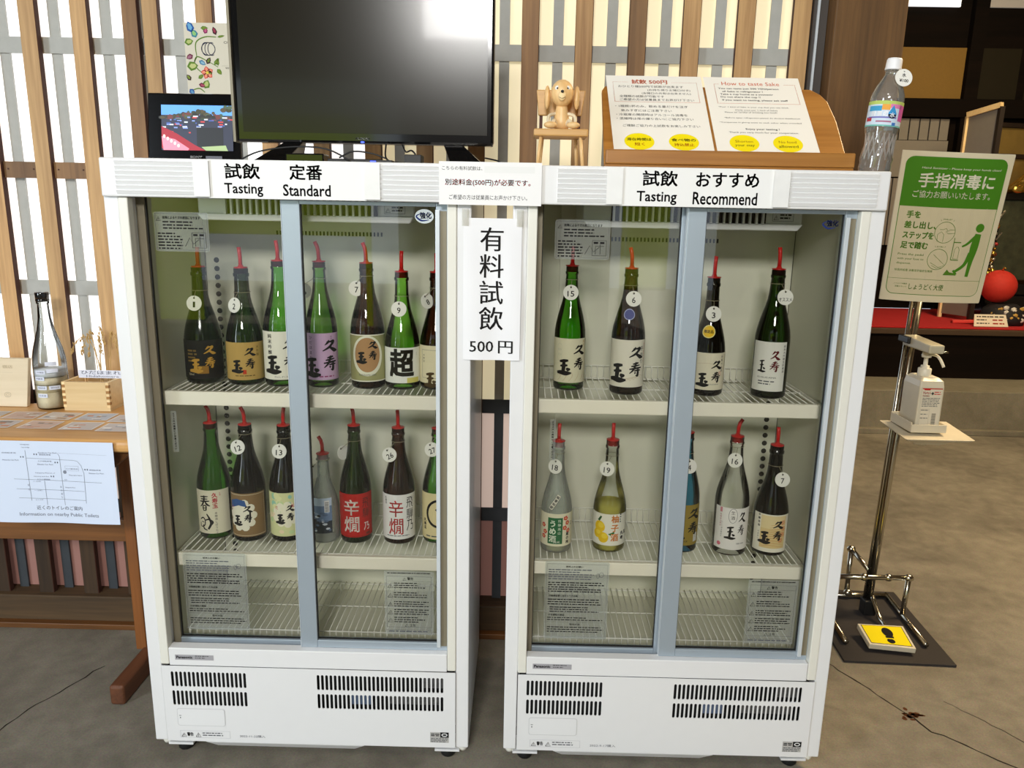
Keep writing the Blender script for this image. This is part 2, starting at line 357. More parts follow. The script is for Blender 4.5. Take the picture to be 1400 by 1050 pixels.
    def build(s, name, mapping, parent=None, sub=0, eps=.00025):
        bm = bmesh.new()
        for vs_, fs, ci, lay in s.items:
            bv = [bm.verts.new((x, y, lay*eps)) for x, y in vs_]
            for f in fs:
                if len(set(f)) < 3: continue
                try: fc = bm.faces.new([bv[i] for i in f]); fc.material_index = ci
                except ValueError: pass
        if sub:
            xs = [v.co.x for v in bm.verts]; x = math.floor(min(xs)/sub)*sub+sub
            while x < max(xs):
                bmesh.ops.bisect_plane(bm, geom=bm.verts[:]+bm.edges[:]+bm.faces[:], plane_co=(x, 0, 0), plane_no=(1, 0, 0), dist=1e-6); x += sub
        bm.normal_update()
        for fc in bm.faces:
            if fc.normal.z < 0: fc.normal_flip()
        o3 = ORG.get(parent.name, Vector((0, 0, 0))) if parent else Vector((0, 0, 0))
        for v in bm.verts: v.co = Vector(mapping(v.co.x, v.co.y, v.co.z))-o3
        me = bpy.data.meshes.new(name); bm.to_mesh(me); bm.free()
        for c in s.cols: me.materials.append(c if isinstance(c, bpy.types.Material) else ink(c))
        o = bpy.data.objects.new(name, me); COL.objects.link(o); ORG[o.name] = o3
        if parent: o.parent = parent
        return o
def front(y):   return lambda u, v, h: (u, y-h, v)
def quadmap(bl, br, tl, tr, W_, H_, bulge=0):
    bl, br, tl, tr = map(Vector, (bl, br, tl, tr)); nrm = (br-bl).cross(tl-bl).normalized()
    def f(u, v, h):
        a, b = u/W_, v/H_
        return bl*(1-a)*(1-b)+br*a*(1-b)+tl*(1-a)*b+tr*a*b+nrm*(h+bulge*4*a*(1-a))
    return f
BK = (24, 22, 22); RD = (206, 62, 36); GY = (90, 92, 96)

# ================================================================ THE SETTING
g = G(); g.add([(-5, -12, 0), (7, -12, 0), (7, 6, 0), (-5, 6, 0), (-5, -12, -.1), (7, -12, -.1), (7, 6, -.1), (-5, 6, -.1)], [(0, 1, 2, 3), (7, 6, 5, 4), (4, 5, 1, 0), (5, 6, 2, 1), (6, 7, 3, 2), (7, 4, 0, 3)])
floor = g.build('floor', CONC); tag(floor, kind='structure')
CRK = pm('crack_dirt', (34, 30, 24), .9)
def crack(pts, wd, seed):
    r = random.Random(seed); L_ = []
    for (a, b) in zip(pts, pts[1:]):
        n = max(2, int(math.hypot(b[0]-a[0], b[1]-a[1])/.025))
        for k in range(n): t = k/n; L_.append((a[0]+(b[0]-a[0])*t+r.uniform(-.005, .005), a[1]+(b[1]-a[1])*t+r.uniform(-.005, .005), wd*r.uniform(.5, 1.3)))
    p = P(); p.stroke(L_, (36, 32, 26), 1, False); p.build('crack', lambda u, v, h: (u, v, .0004+h), floor)
crack([(1.78, .50), (1.90, .28), (1.95, .17), (2.08, .05), (2.3, -.16)], .0045, 1)
crack([(-.33, .36), (-.42, .16), (-.46, .02), (-.55, -.1), (-.66, -.3)], .004, 2)
crack([(2.05, .30), (2.2, .1)], .002, 3)
p = P(); r_ = random.Random(9)
for k in range(16):
    a = r_.uniform(0, 6.28); d = r_.uniform(.006, .042); p.disc(1.93+d*cos(a), .235+d*sin(a)*.8, r_.uniform(.004, .012), r_.uniform(.003, .008), (84, 48, 24), 1, 8)
p.build('rust_stain', lambda u, v, h: (u, v, .0003+h), floor)

g = G(); g.box(-5, 7, -5.0, 6, 3.15, 3.25); tag(g.build('ceiling', wood('ceiling_boards', (60, 42, 26), (92, 68, 42), 'x')), kind='structure')
PLAS = pm('tan_plaster', (104, 86, 64), .9)
g = G(); g.box(-4.9, -4.8, -5, 6, 0, 3.15); tag(g.build('wall_left', PLAS), kind='structure')
g = G(); g.box(-4.8, -2.7, -5, -4.9, 0, 3.15); g.box(-.2, 1.6, -5, -4.9, 0, 3.15); g.box(2.5, 5.6, -5, -4.9, 0, 3.15); g.box(-2.7, -.2, -5, -4.9, 2.35, 3.15); g.box(1.6, 2.5, -5, -4.9, 2.1, 3.15); tag(g.build('wall_front', PLAS), kind='structure')
LIME = pm('lime_cloth', (190, 214, 60), .8)
g = G(); g.box(-3.5, -.9, -7.0, -6.98, 1.0, 2.3); g.box(-3.5, -2.8, -7.0, -6.98, 0.02, 1.0); g.box(-3.56, -3.5, -7.0, -6.94, 0, 2.35); g.box(-.9, -.84, -7.0, -6.94, 0, 2.35)
tag(g.build('lime_curtain', LIME), 'yellow green curtain hung on posts outside, seen reflected in left fridge glass', 'curtain')
g = G(); g.box(1.95, 2.4, -6.6, -6.58, .5, 2.0); g.box(1.9, 1.94, -6.61, -6.57, 0, 2.1)
tag(g.build('lime_banner', LIME), 'yellow green banner on a pole outside, seen reflected in right fridge glass', 'banner')
g = G(); g.box(5.6, 5.7, -5, 6, 0, 3.15); tag(g.build('wall_right', pm('dim_plaster', (90, 76, 56), .9)), kind='structure')

# back wall: shoji panes behind a cedar lattice
wall = thing('wall_back', (0, .6, 0), kind='structure')
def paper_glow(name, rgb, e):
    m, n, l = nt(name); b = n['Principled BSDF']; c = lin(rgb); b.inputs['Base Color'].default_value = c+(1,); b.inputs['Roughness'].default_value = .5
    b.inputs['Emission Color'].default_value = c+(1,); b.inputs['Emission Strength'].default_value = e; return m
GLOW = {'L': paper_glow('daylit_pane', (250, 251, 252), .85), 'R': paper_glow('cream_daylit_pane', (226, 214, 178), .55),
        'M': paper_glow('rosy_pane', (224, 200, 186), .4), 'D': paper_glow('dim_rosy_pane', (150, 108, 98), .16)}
SL = [-.79, -.65, -.508, -.368, -.229, -.174, -.031, .13, .272, .414, .556, .698, .84, .983, 1.125, 1.267, 1.41, 1.556]
SWD = .046
Y0 = .60
zr = [.10, .385, .73, 1.06, 1.39, 1.72, 2.05]
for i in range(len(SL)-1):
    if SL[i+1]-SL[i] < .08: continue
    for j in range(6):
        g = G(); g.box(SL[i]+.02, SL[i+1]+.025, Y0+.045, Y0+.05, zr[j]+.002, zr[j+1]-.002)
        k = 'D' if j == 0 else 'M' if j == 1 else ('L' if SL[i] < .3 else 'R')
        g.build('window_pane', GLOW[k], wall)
GREYW = pm('silhouette_bar', (176, 176, 170), .8, scale=40, var=.1)  # backlit silhouette of the outer bars put into the grey
DGREY = pm('dark_silhouette_bar', (58, 62, 66), .8, scale=40, var=.15)  # darker copy of that grey for the lower, backlit bars
for i in range(len(SL)-1):           # outer muntins seen between the slats
    if SL[i+1]-SL[i] < .08: continue
    xc = (SL[i]+SWD+SL[i+1])/2+.004-.036*(.856-SL[i])/2.2
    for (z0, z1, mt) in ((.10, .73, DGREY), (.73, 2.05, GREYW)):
        g = G(); g.box(xc-.014, xc+.014, Y0+.034, Y0+.040, z0, z1); g.build('muntin', mt, wall)
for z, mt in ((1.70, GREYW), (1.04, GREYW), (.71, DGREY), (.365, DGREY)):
    g = G(); g.box(-.9, 1.603, Y0+.028, Y0+.0335, z, z+.042); g.build('cross_bar', mt, wall)
for i, x in enumerate(SL):           # cedar slats, lower pieces below the second rail coloured for the shade there
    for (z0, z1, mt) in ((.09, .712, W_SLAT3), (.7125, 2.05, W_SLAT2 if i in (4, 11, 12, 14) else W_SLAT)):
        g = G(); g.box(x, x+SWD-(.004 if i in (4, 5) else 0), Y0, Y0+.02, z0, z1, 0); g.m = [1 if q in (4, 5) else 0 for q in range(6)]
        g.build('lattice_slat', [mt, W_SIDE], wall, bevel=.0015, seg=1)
for i in range(4):                   # nailed brown rail between the left slats
    g = G(); g.box(SL[i]+SWD, SL[i+1], Y0+.012, Y0+.026, 1.369, 1.413)
    for q in (SL[i]+SWD+.012, SL[i+1]-.012): g.box(q-.0018, q+.0018, Y0+.0105, Y0+.012, 1.391, 1.395, 1)
    g.build('nailed_rail', [W_SLAT2, W_SIDE], wall)
g = G(); g.box(-1.6, 1.64, Y0-.02, Y0+.09, .0, .10); g.build('sill', W_BASE, wall, bevel=.004)
g = G(); g.box(-1.6, 1.64, Y0-.045, Y0-.02, .0, .018); g.build('sill_strip', W_TABLED, wall, bevel=.002)
g = G(); g.box(-1.6, 1.64, Y0-.01, Y0+.09, 2.05, 3.15); g.build('lintel', W_POST, wall)
g = G(); g.box(-1.6, 1.66, Y0+.09, Y0+.12, 0, 3.15); g.build('outer_wall', pm('outer_board', (120, 112, 100), .9), wall)
g = G(); g.box(-1.6, -.80, Y0, Y0+.05, .09, 2.05); g.build('side_panel', W_SLAT2, wall)
g = G(); g.box(1.604, 1.640, Y0-.01, Y0+.08, .10, 2.05); g.box(1.612, 1.618, Y0-.014, Y0-.01, .1, 2.05, 1); g.build('door_frame', [pm('grey_door_frame', (66, 60, 56), .5), ALUL], wall)
g = G(); g.box(1.642, 1.826, .54, .76, 0, 3.15)
tag(g.build('wooden_post', W_POST, bevel=.004), 'thick dark brown weathered timber post right of the slatted wall', 'post')

# far room on the right
step = G(); step.box(1.83, 5.6, 3.02, 3.45, 0, .272); step.box(1.83, 5.6, 2.985, 3.02, 0, .035)
tag(step.build('stone_step', CONC2, bevel=.004), 'long low grey stone step across the back of the right hand room', 'step')
far = thing('wall_far', (3.5, 4.6, 0), kind='structure')
plat = thing('display_platform', (3.7, 3.9, .272), 'long low dark timber platform above the stone step, under red cloth', 'platform')
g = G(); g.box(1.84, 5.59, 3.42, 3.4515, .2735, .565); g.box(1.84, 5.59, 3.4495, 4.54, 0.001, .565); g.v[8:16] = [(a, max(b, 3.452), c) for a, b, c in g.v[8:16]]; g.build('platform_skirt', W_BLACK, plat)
g = G(); g.box(1.84, 5.59, 3.40, 4.54, .565, .60); g.build('platform_edge', wood('platform_wood', (60, 46, 34), (96, 74, 54), 'x'), plat, bevel=.003)
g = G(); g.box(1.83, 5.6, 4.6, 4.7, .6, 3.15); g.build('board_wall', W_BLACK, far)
MUST = pm('mustard_panel', (124, 92, 26), .7, scale=90, var=.12)
for (x0, x1, z0, z1, mt) in ((3.10, 4.148, 2.20, 2.56, MUST), (4.26, 4.56, 2.2, 2.56, pm('olive_dark_panel', (32, 27, 14), .8, spec=.2)), (4.62, 5.2, 2.2, 2.56, pm('olive_dark_panel', (32, 27, 14), .8, spec=.2))):
    g = G(); g.box(x0, x1, 4.585, 4.6, z0, z1); g.build('wall_panel', mt, far)
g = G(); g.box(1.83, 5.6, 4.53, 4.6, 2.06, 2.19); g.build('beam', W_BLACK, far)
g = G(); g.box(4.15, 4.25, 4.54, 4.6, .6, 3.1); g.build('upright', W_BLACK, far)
GR = pm('grey_board', (128, 122, 112), .7)
for k in range(9):
    x = 3.41+k*.076; g = G(); g.box(x, x+.066, 4.57, 4.6, 1.895, 2.05); g.build('plank', GR, far)
g = G(); g.box(3.3, 4.09, 4.56, 4.6, 1.62, 1.89); g.build('rail_board', GR, far)
for k in range(9):
    x = 3.41+k*.076; g = G(); g.box(x, x+.066, 4.57, 4.6, 1.1, 1.61); g.build('plank', GR, far)
win = thing('window_1', (3.85, 4.6, 2.7), kind='structure')
g = G(); g.box(3.60, 4.05, 4.57, 4.59, 2.84, 3.10); g.build('pane', paper_glow('bright_transom', (244, 246, 248), .9), win)
g = G(); g.box(4.25, 4.9, 4.57, 4.59, 2.84, 3.10); g.build('pane', paper_glow('dim_transom', (150, 142, 130), .4), win)
REDC = pm('red_felt', (176, 20, 24), .9, scale=20, var=.12, bump=.2)
g = G(); g.box(2.2, 5.59, 3.44, 4.50, .60, .610)
tag(g.build('red_cloth', REDC, bevel=.003), 'bright red felt cloth spread over the dark display platform', 'cloth')
GOLD = pm('gold_leaf', (132, 108, 54), .6, metal=.2, scale=14, var=.2)
GOLDB = pm('bright_gold', (214, 174, 84), .25, metal=.9, scale=60, var=.2)
DKW = wood('dark_lacquer', (24, 16, 12), (48, 34, 24), 'z')
sc = thing('folding_screen', (4.5, 4.35, .6), 'gold leaf folding screen at the back of the red cloth display', 'screen')
for k, (a, b) in enumerate((((4.18, 4.50), (4.30, 4.40)), ((4.30, 4.40), (4.75, 4.5)), ((4.75, 4.5), (5.2, 4.38)))):
    g = G(); g.hexa([(a[0], a[1], .611), (b[0], b[1], .611), (b[0], b[1]+.02, .611), (a[0], a[1]+.02, .611), (a[0], a[1], 1.98), (b[0], b[1], 1.98), (b[0], b[1]+.02, 1.98), (a[0], a[1]+.02, 1.98)])
    g.build('gold_panel', GOLD, sc)
    for zz in (.611, 1.76, 1.98):
        g = G(); g.bar((a[0], a[1]-.01, zz+.018), (b[0], b[1]-.01, zz+.018), .02, .03); g.build('frame_rail', DKW, sc)
mir = thing('glass_case', (4.05, 3.95, .61), 'tall glass showcase with pale wooden top rail standing before the gold screen', 'showcase')
A_, B_ = (3.905, 4.0), (4.00, 3.78)
g = G(); g.bar((A_[0], A_[1], 2.01), (B_[0], B_[1], 2.05), .03, .035); g.build('top_rail', W_PALE, mir)
g = G(); g.bar((A_[0], A_[1], .611), (A_[0], A_[1], 2.0), .022, .022); g.build('post', W_PALE, mir)
g = G(); g.bar((B_[0], B_[1], .611), (B_[0], B_[1], 2.04), .03, .03); g.build('post', DKW, mir)
g = G(); g.hexa([(A_[0], A_[1], .64), (B_[0], B_[1], .64), (B_[0]+.01, B_[1], .64), (A_[0]+.01, A_[1], .64), (A_[0], A_[1], 2.0), (B_[0], B_[1], 2.03), (B_[0]+.01, B_[1], 2.03), (A_[0]+.01, A_[1], 2.0)])
g.build('side_glass', pm('grey_side_glass', (120, 112, 100), .25), mir)
# festival ornament with gold fittings
orn = thing('festival_ornament', (4.6, 3.95, .61), 'dark lacquered festival ornament dripping with gold fittings on the red cloth', 'ornament')
g = G(); g.box(4.28, 4.95, 3.80, 4.15, .612, .78); g.box(4.36, 4.95, 3.86, 4.12, .78, .86); g.build('plinth', BLACKP, orn, bevel=.008)
g = G(); g.box(4.37, 4.90, 3.97, 4.05, .88, 1.45); g.build('back_board', pm('mottled_dark_brocade', (52, 56, 38), .6, scale=25, var=.7), orn, bevel=.006)
g = G(); g.box(4.30, 4.95, 3.95, 4.07, 1.45, 1.50); g.box(4.36, 4.39, 3.94, 3.97, .87, 1.45); g.build('frame', BLACKP, orn)
r_ = random.Random(4); g = G()
for k in range(170):
    x = 4.22+r_.random()*.16; z = .80+r_.random()*.68; g.ball((x, 3.90+r_.random()*.06, z), r_.uniform(.008, .022), 8, r_.choice((0, 0, 0, 1, 2)))
for k in range(14):
    x = 4.27+r_.random()*.1; z = .9+r_.random()*.5; g.bar((x, 3.9, z), (x+r_.uniform(-.05, .05), 3.9, z+r_.uniform(.03, .08)), .012, .006, r_.choice((0, 2)))
g.build('gold_fittings', [GOLDB, pm('ornament_red', (150, 30, 24), .5), pm('silver_fitting', (200, 196, 184), .3, metal=.9)], orn)['kind'] = 'stuff'
g = G(); g.lathe([(.14, 0), (.16, .03), (.10, .09), (.05, .14), (.035, .2), (.06, .24), (.02, .30), (.001, .33)], (4.60, 3.98, 1.50), 16); g.build('finial', GOLDB, orn)
for (x, z) in ((4.28, 1.33), (4.33, 1.50), (4.46, 1.52)):
    g = G(); g.ball((x, 3.9, z), .035, 10, 0, 1.3, .5, .8); g.build('gold_crest', GOLDB, orn)
orn.location.x -= .13; orn.location.y += .10
bl = thing('red_ball', (4.128, 3.72, .75), 'large red thread ball beside the dark ornament on the red cloth', 'ball')
g = G(); g.ball((4.128, 3.72, .862), .112, 24); g.build('ball_body', pm('red_thread', (196, 44, 30), .75, scale=60, var=.12), bl)
g = G(); g.tube([(4.128, 3.70, .97), (4.128, 3.69, .995), (4.138, 3.68, .985)], .006, 6); g.build('loop', GOLDB, bl)
g = G(); r_ = random.Random(2)
g.lathe([(.13, 0), (.14, .04), (.125, .1), (.08, .135)], (4.16, 3.68, .612), 16)
cu = thing('patterned_cushion', (4.16, 3.68, .612), 'black and white patterned cushion under the red ball', 'cushion')
g.build('cushion_body', pm('black_brocade', (20, 20, 24), .7), cu)
g = G()
for k in range(26):
    a = r_.uniform(-2.9, -.3); z = r_.uniform(.02, .12); rr = .145-z*.25; g.ball((4.16+rr*cos(a), 3.68+rr*sin(a), .612+z), r_.uniform(.008, .018), 6, r_.choice((0, 0, 1)), 1.3, .4)
g.build('embroidery', [pm('white_thread', (210, 206, 196), .8), pm('gold_thread', (190, 150, 70), .6)], cu)['kind'] = 'stuff'
for (x, n_, rz) in ((3.90, 'left', .5), (4.36, 'right', -.5)):
    g = G(); g.bar((x-.08, 3.66+rz*.04, .621), (x+.08, 3.66-rz*.04, .628), .05, .02)
    tag(g.build('folded_cloth', pm('coral_silk', (214, 60, 50), .6), bevel=.004), 'folded coral silk strip on the red cloth, %s of the white name card' % n_, 'cloth')
p = P(); p.rect(0, 0, .25, .085, (226, 216, 196)); p.frame(0, 0, .25, .085, .002, (180, 170, 150)); p.rows(.02, .072, .23, 1, .02, .008, BK, seed=2); p.line_txt('雛まつり', .02, .03, .018, BK); p.rows(.02, .05, .10, 1, .02, .007, BK, seed=3); p.rows(.02, .026, .12, 1, .02, .007, BK, seed=4); p.rows(.14, .05, .225, 2, .024, .009, (150, 40, 30), seed=5)
p.items = [q for q in p.items if len(q[0]) < 60]
nc = p.build('name_card', quadmap((3.87, 3.50, .612), (4.10, 3.50, .612), (3.885, 3.54, .69), (4.095, 3.54, .69), .25, .085)); tag(nc, 'small white folded name card on the front edge of the red cloth', 'card')

# ================================================================ THE TWO GLASS DOOR FRIDGES
def slot(x0, x1, z0, z1, n=4):
    r = (x1-x0)/2; cx = (x0+x1)/2; q = []
    for k in range(n+1): a = pi*k/n; q.append((cx+r*cos(a), z1-r+r*sin(a)))
    for k in range(n+1): a = pi+pi*k/n; q.append((cx+r*cos(a), z0+r+r*sin(a)))
    return q
def holed(name, outer, holes, y, th, mt, parent):
    """flat panel (x, z outline) with real holes, th thick, front face at y"""
    c = bpy.data.curves.new('panel', 'CURVE'); c.dimensions = '2D'; c.fill_mode = 'BOTH'; c.extrude = th/2
    for loop in [outer]+holes:
        s_ = c.splines.new('POLY'); s_.points.add(len(loop)-1); s_.use_cyclic_u = True
        for i, (a, b) in enumerate(loop): s_.points[i].co = (a, b, 0, 1)
    o = bpy.data.objects.new('panel', c); COL.objects.link(o); bpy.context.view_layer.update()
    me = bpy.data.meshes.new_from_object(o.evaluated_get(bpy.context.evaluated_depsgraph_get()))
    bpy.data.objects.remove(o); bpy.data.curves.remove(c)
    o3 = ORG[parent.name]
    for v in me.vertices: x, z, d = v.co; v.co = Vector((x, y+th/2-d, z))-o3
    me.name = name; me.materials.clear(); me.materials.append(mt)
    ob = bpy.data.objects.new(name, me); COL.objects.link(ob); ob.parent = parent; ORG[ob.name] = o3
    return ob
def tri(p, x, y, s_, col, lay=2):
    p.line([(x, y), (x+s_, y), (x+s_/2, y+s_*.88), (x, y)], s_*.1, col, lay); p.rect(x+s_*.46, y+s_*.25, x+s_*.54, y+s_*.6, col, lay); p.rect(x+s_*.46, y+s_*.12, x+s_*.54, y+s_*.19, col, lay)

def fridge(X, which):
    T = thing('display_fridge', (X+.375, .23, 0), 'tall white glass door display fridge with %s' % which['lab'], 'fridge', 'the two sliding door tasting fridges')
    x = lambda a: X+a
    # shell
    g = G(); D = .46
    g.box(x(0), x(.03), 0, D, .05, 1.392); g.box(x(.72), x(.75), 0, D, .05, 1.392)          # sides
    g.box(x(.03), x(.045), .0, .06, .255, 1.317); g.box(x(.705), x(.72), .0, .06, .255, 1.317)
    g.box(x(.03), x(.72), .37, D, .05, 1.392); g.box(x(.03), x(.72), .02, .37, 1.335, 1.392); g.box(x(.03), x(.72), .08, .37, .05, .262)
    g.build('cabinet', WHITE, T, bevel=.0025)
    for a in (.0305, .7005):      # inner trim of the posts
        g = G(); g.box(x(a), x(a+.0195), -.003, .02, .256, 1.316); g.build('door_jamb', CREAM, T, bevel=.002)
    g = G()
    g.box(x(.0305), x(.05), .06, .36, .262, 1.335); g.box(x(.70), x(.7195), .06, .36, .262, 1.335); g.box(x(.0305), x(.7195), .36, .3695, .262, 1.335)
    g.box(x(.05), x(.70), .08, .36, .262, .272); g.box(x(.05), x(.70), .08, .36, 1.322, 1.3345)
    g.box(x(.115), x(.635), .345, .36, .262, 1.335)     # raised middle of the back wall
    g.build('liner', LINER, T)
    pg = None
    for a in ((.079,) if X < .1 else (.671,)):
        z = .33
        while z < 1.18:
            if pg is None:
                g = G(); g.lathe([(.0068, 0), (.0068, .0006)], (0, 0, 0), 12); g.v = [(x(a)+p_[0], .3594-p_[2], z+p_[1]) for p_ in g.v]; pg = g.build('peg_hole', pm('peg_hole_black', (44, 42, 36), .8), T); z00, a00 = z, a
            else:
                c = pg.copy(); COL.objects.link(c); c.location = (a-a00, 0, z-z00)
            z += .0215
    for a in (.0508, .6985):
        g = G(); g.box(x(a), x(a+.0012), .3585, .3599, .274, 1.32); g.build('corner_seam', pm('seam_grey', (70, 68, 58), .8), T)
    # header with louvres
    g = G(); g.box(x(.0035), x(.7465), -.012, .02, 1.317, 1.393); g.build('header', WHITE, T, bevel=.003)
    for (a, b) in which['louv']:
        for k in range(7):
            g = G(); z = 1.3225+k*.0095; g.hexa([(x(a), -.0135, z), (x(b), -.0135, z), (x(b), -.0115, z), (x(a), -.0115, z), (x(a), -.0165, z+.0065), (x(b), -.0165, z+.0065), (x(b), -.0115, z+.0078), (x(a), -.0115, z+.0078)])
            g.build('louvre', WHITE, T)
    # sill, track, kick panel with real slots
    g = G(); g.box(x(.0502), x(.6998), -.002, .024, .2525, .298); g.box(x(.0502), x(.6998), .024, .08, .255, .270); g.build('sill', WHITE, T, bevel=.002)
    holes = []
    for (a, n_) in ((.052, 18), (.395, 30)):
        for k in range(n_):
            for (z0, z1) in ((.198, .238), (.149, .188)): holes.append(slot(x(a+k*.01), x(a+k*.01+.0063), z0, z1))
    holed('kick_panel', [(x(.0315), .052), (x(.7195), .052), (x(.7195), .2524), (x(.0315), .2524)], holes, -.004, .0016, WHITE, T)
    g = G(); g.box(x(.035), x(.715), .02, .03, .055, .25); g.build('dark_recess', DARK, T)
    g = G(); r2 = random.Random(which['seed'])
    g.box(x(.47), x(.52), .012, .016, .152, .187, 0); g.box(x(.56), x(.68), .012, .016, .155, .188, 1); g.box(x(.64), x(.69), .012, .016, .2, .236, 1)
    g.build('condenser', [pm('blue_grey_plate', (96, 112, 140), .4), pm('grey_fins', (112, 112, 112), .4, metal=.5, scale=200, var=.6)], T)
    P_ = P(); P_.rrect(x(.059), .094, x(.173), .141, .006, (206, 206, 206)); P_.rrect(x(.0604), .0955, x(.1716), .1395, .005, (230, 230, 230), 2)
    P_.rect(x(.064), .121, x(.069), .1225, GY, 3); P_.rect(x(.0655), .114, x(.0675), .118, GY, 3); P_.build('recess_plate', front(-.0045), T); P_ = P()
    P_.frame(x(.063), .062, x(.182), .081, .0006, (190, 190, 194), 1); tri(P_, x(.066), .0645, .011, BK); P_.txt('警告', x(.079), .066, x(.094), .0765, BK, bold=.02); tri(P_, x(.1), .0645, .012, BK); P_.rows(x(.116), .0765, x(.165), 2, .006, .0025, GY, seed=4)
    P_.build('caution_label', front(-.0045), T); P_ = P()
    P_.txt(which['date'], x(.205), .066, x(.266), .073, (120, 122, 130)); P_.build('date_stamp', front(-.0045), T); P_ = P()
    P_.rect(x(.66), .066, x(.704), .094, (182, 180, 176)); P_.rect(x(.684), .080, x(.704), .094, (20, 20, 20), 2); P_.ring(x(.694), .087, .006, .0035, .002, (230, 230, 230), 3); P_.rows(x(.662), .09, x(.683), 2, .004, .0025, BK, 2, 3); P_.rows(x(.662), .078, x(.702), 3, .0042, .002, GY, 2, 6)
    P_.build('rating_label', front(-.0045), T)
    P_ = P(); P_.rect(x(.065), .268, x(.155), .2812, (166, 164, 168)); P_.txt('Panasonic', x(.068), .2715, x(.106), .2785, BK, bold=.035); P_.rows(x(.112), .2795, x(.145), 2, .005, .002, (70, 70, 70), seed=8)
    P_.build('brand_plate', front(-.0025), T)
    # drain tray, feet
    g = G(); g.hexa([(x(.14), .02, .022), (x(.475), .02, .022), (x(.50), .40, .022), (x(.12), .40, .022), (x(.115), .0, .048), (x(.505), .0, .048), (x(.52), .42, .048), (x(.10), .42, .048)])
    g.build('drain_tray', WHITE, T, bevel=.004)
    for a in (.052, .698):
        for yy in (.045, .40):
            g = G(); g.lathe([(.016, 0), (.019, .004), (.019, .022), (.012, .026)], (x(a), yy, .0), 16); g.build('foot', BLACKM, T)
            g = G(); g.box(x(a)-.03, x(a)+.03, yy-.03, yy+.03, .026, .032); g.box(x(a)-.008, x(a)+.008, yy-.012, yy+.012, .0315, .051); g.build('foot_bracket', WHITE, T, bevel=.001)
    for a in (.015, .735):
        g = G(); g.lathe([(.009, .025), (.011, .03), (.011, .05)], (x(a), .03, 0), 12); g.build('corner_stud', CREAM, T)
    # evaporator cover under the roof
    g = G(); g.box(x(.15), x(.62), .10, .335, 1.285, 1.321)
    g.hexa([(x(.16), .095, 1.272), (x(.61), .095, 1.272), (x(.62), .335, 1.28), (x(.15), .335, 1.28), (x(.15), .09, 1.286), (x(.62), .09, 1.286), (x(.62), .335, 1.286), (x(.15), .335, 1.286)])
    g.build('evaporator_cover', WHITE, T, bevel=.004)
    g = G(); g.box(x(.21), x(.54), .094, .0995, 1.2865, 1.321); g.build('vent_recess', DARK, T)
    for k in range(24):
        a = .212+k*.0138; g = G(); g.box(x(a), x(a+.0045), .084, .0935, 1.286, 1.321); g.build('vent_bar', WHITE, T)
    P_ = P(); P_.frame(x(.555), 1.292, x(.60), 1.311, .0007, GY, 1); tri(P_, x(.558), 1.295, .010, BK); P_.rows(x(.571), 1.307, x(.595), 2, .0065, .003, BK, 1, 6); P_.build('warning_sticker', front(.098), T)
    g = G()
    for k in range(30): g.box(x(.24+k*.009), x(.244+k*.009), .3435, .3445, 1.235, 1.245)
    g.build('lower_vent', DARK, T)
    # shelves
    for zt in (.895, .505):
        S_ = thing('wire_shelf', (x(.375), .2, zt)); S_.parent = T; S_.location = Vector((x(.375), .2, zt))-ORG[T.name]
        S_ = T
        g = G(); g.box(x(.052), x(.698), .062, .074, zt-.030, zt+.002)
        g.build('shelf_edge', pm('shelf_front', (248, 242, 226), .4, var=.02), T, bevel=.002)
        g = G(); g.box(x(.053), x(.056), .0745, .34, zt-.012, zt-.001); g.box(x(.694), x(.697), .0745, .34, zt-.012, zt-.001)
        for k in range(41):
            a = .064+k*.0155; g.tube([(x(a), .0745, zt-.0025), (x(a), .335, zt-.0025), (x(a), .34, zt+.025)], .0013, 6)
        for yy in (.09, .205, .325): g.tube([(x(.056), yy, zt-.0052), (x(.694), yy, zt-.0052)], .002, 6)
        g.tube([(x(.056), .341, zt+.025), (x(.694), .341, zt+.025)], .0018, 6)
        g.build('wire_rack', WIRE, T)
    for o in list(T.children):
        if o.name.startswith('wire_shelf'): bpy.data.objects.remove(o)
    # floor rack
    g = G(); zt = .300
    for k in range(41):
        a = .064+k*.0155; g.tube([(x(a), .088, zt-.022), (x(a), .088, zt), (x(a), .335, zt)], .0013, 6)
    for yy in (.088, .21, .33): g.tube([(x(.056), yy, zt-.003), (x(.694), yy, zt-.003)], .002, 6)
    for a in (.06, .375, .69): g.tube([(x(a), .09, .272), (x(a), .09, zt-.003)], .002, 6); g.tube([(x(a), .33, .272), (x(a), .33, zt-.003)], .002, 6)
    g.build('floor_rack', WIRE, T)
    # doors: left behind, right in front
    for nm, (a0, a1, yf, zb, gl0, gl1) in (('left', (.0335, .392, .040, .2705, .064, .347)), ('right', (.357, .7045, .014, .2985, .396, .675))):
        pass
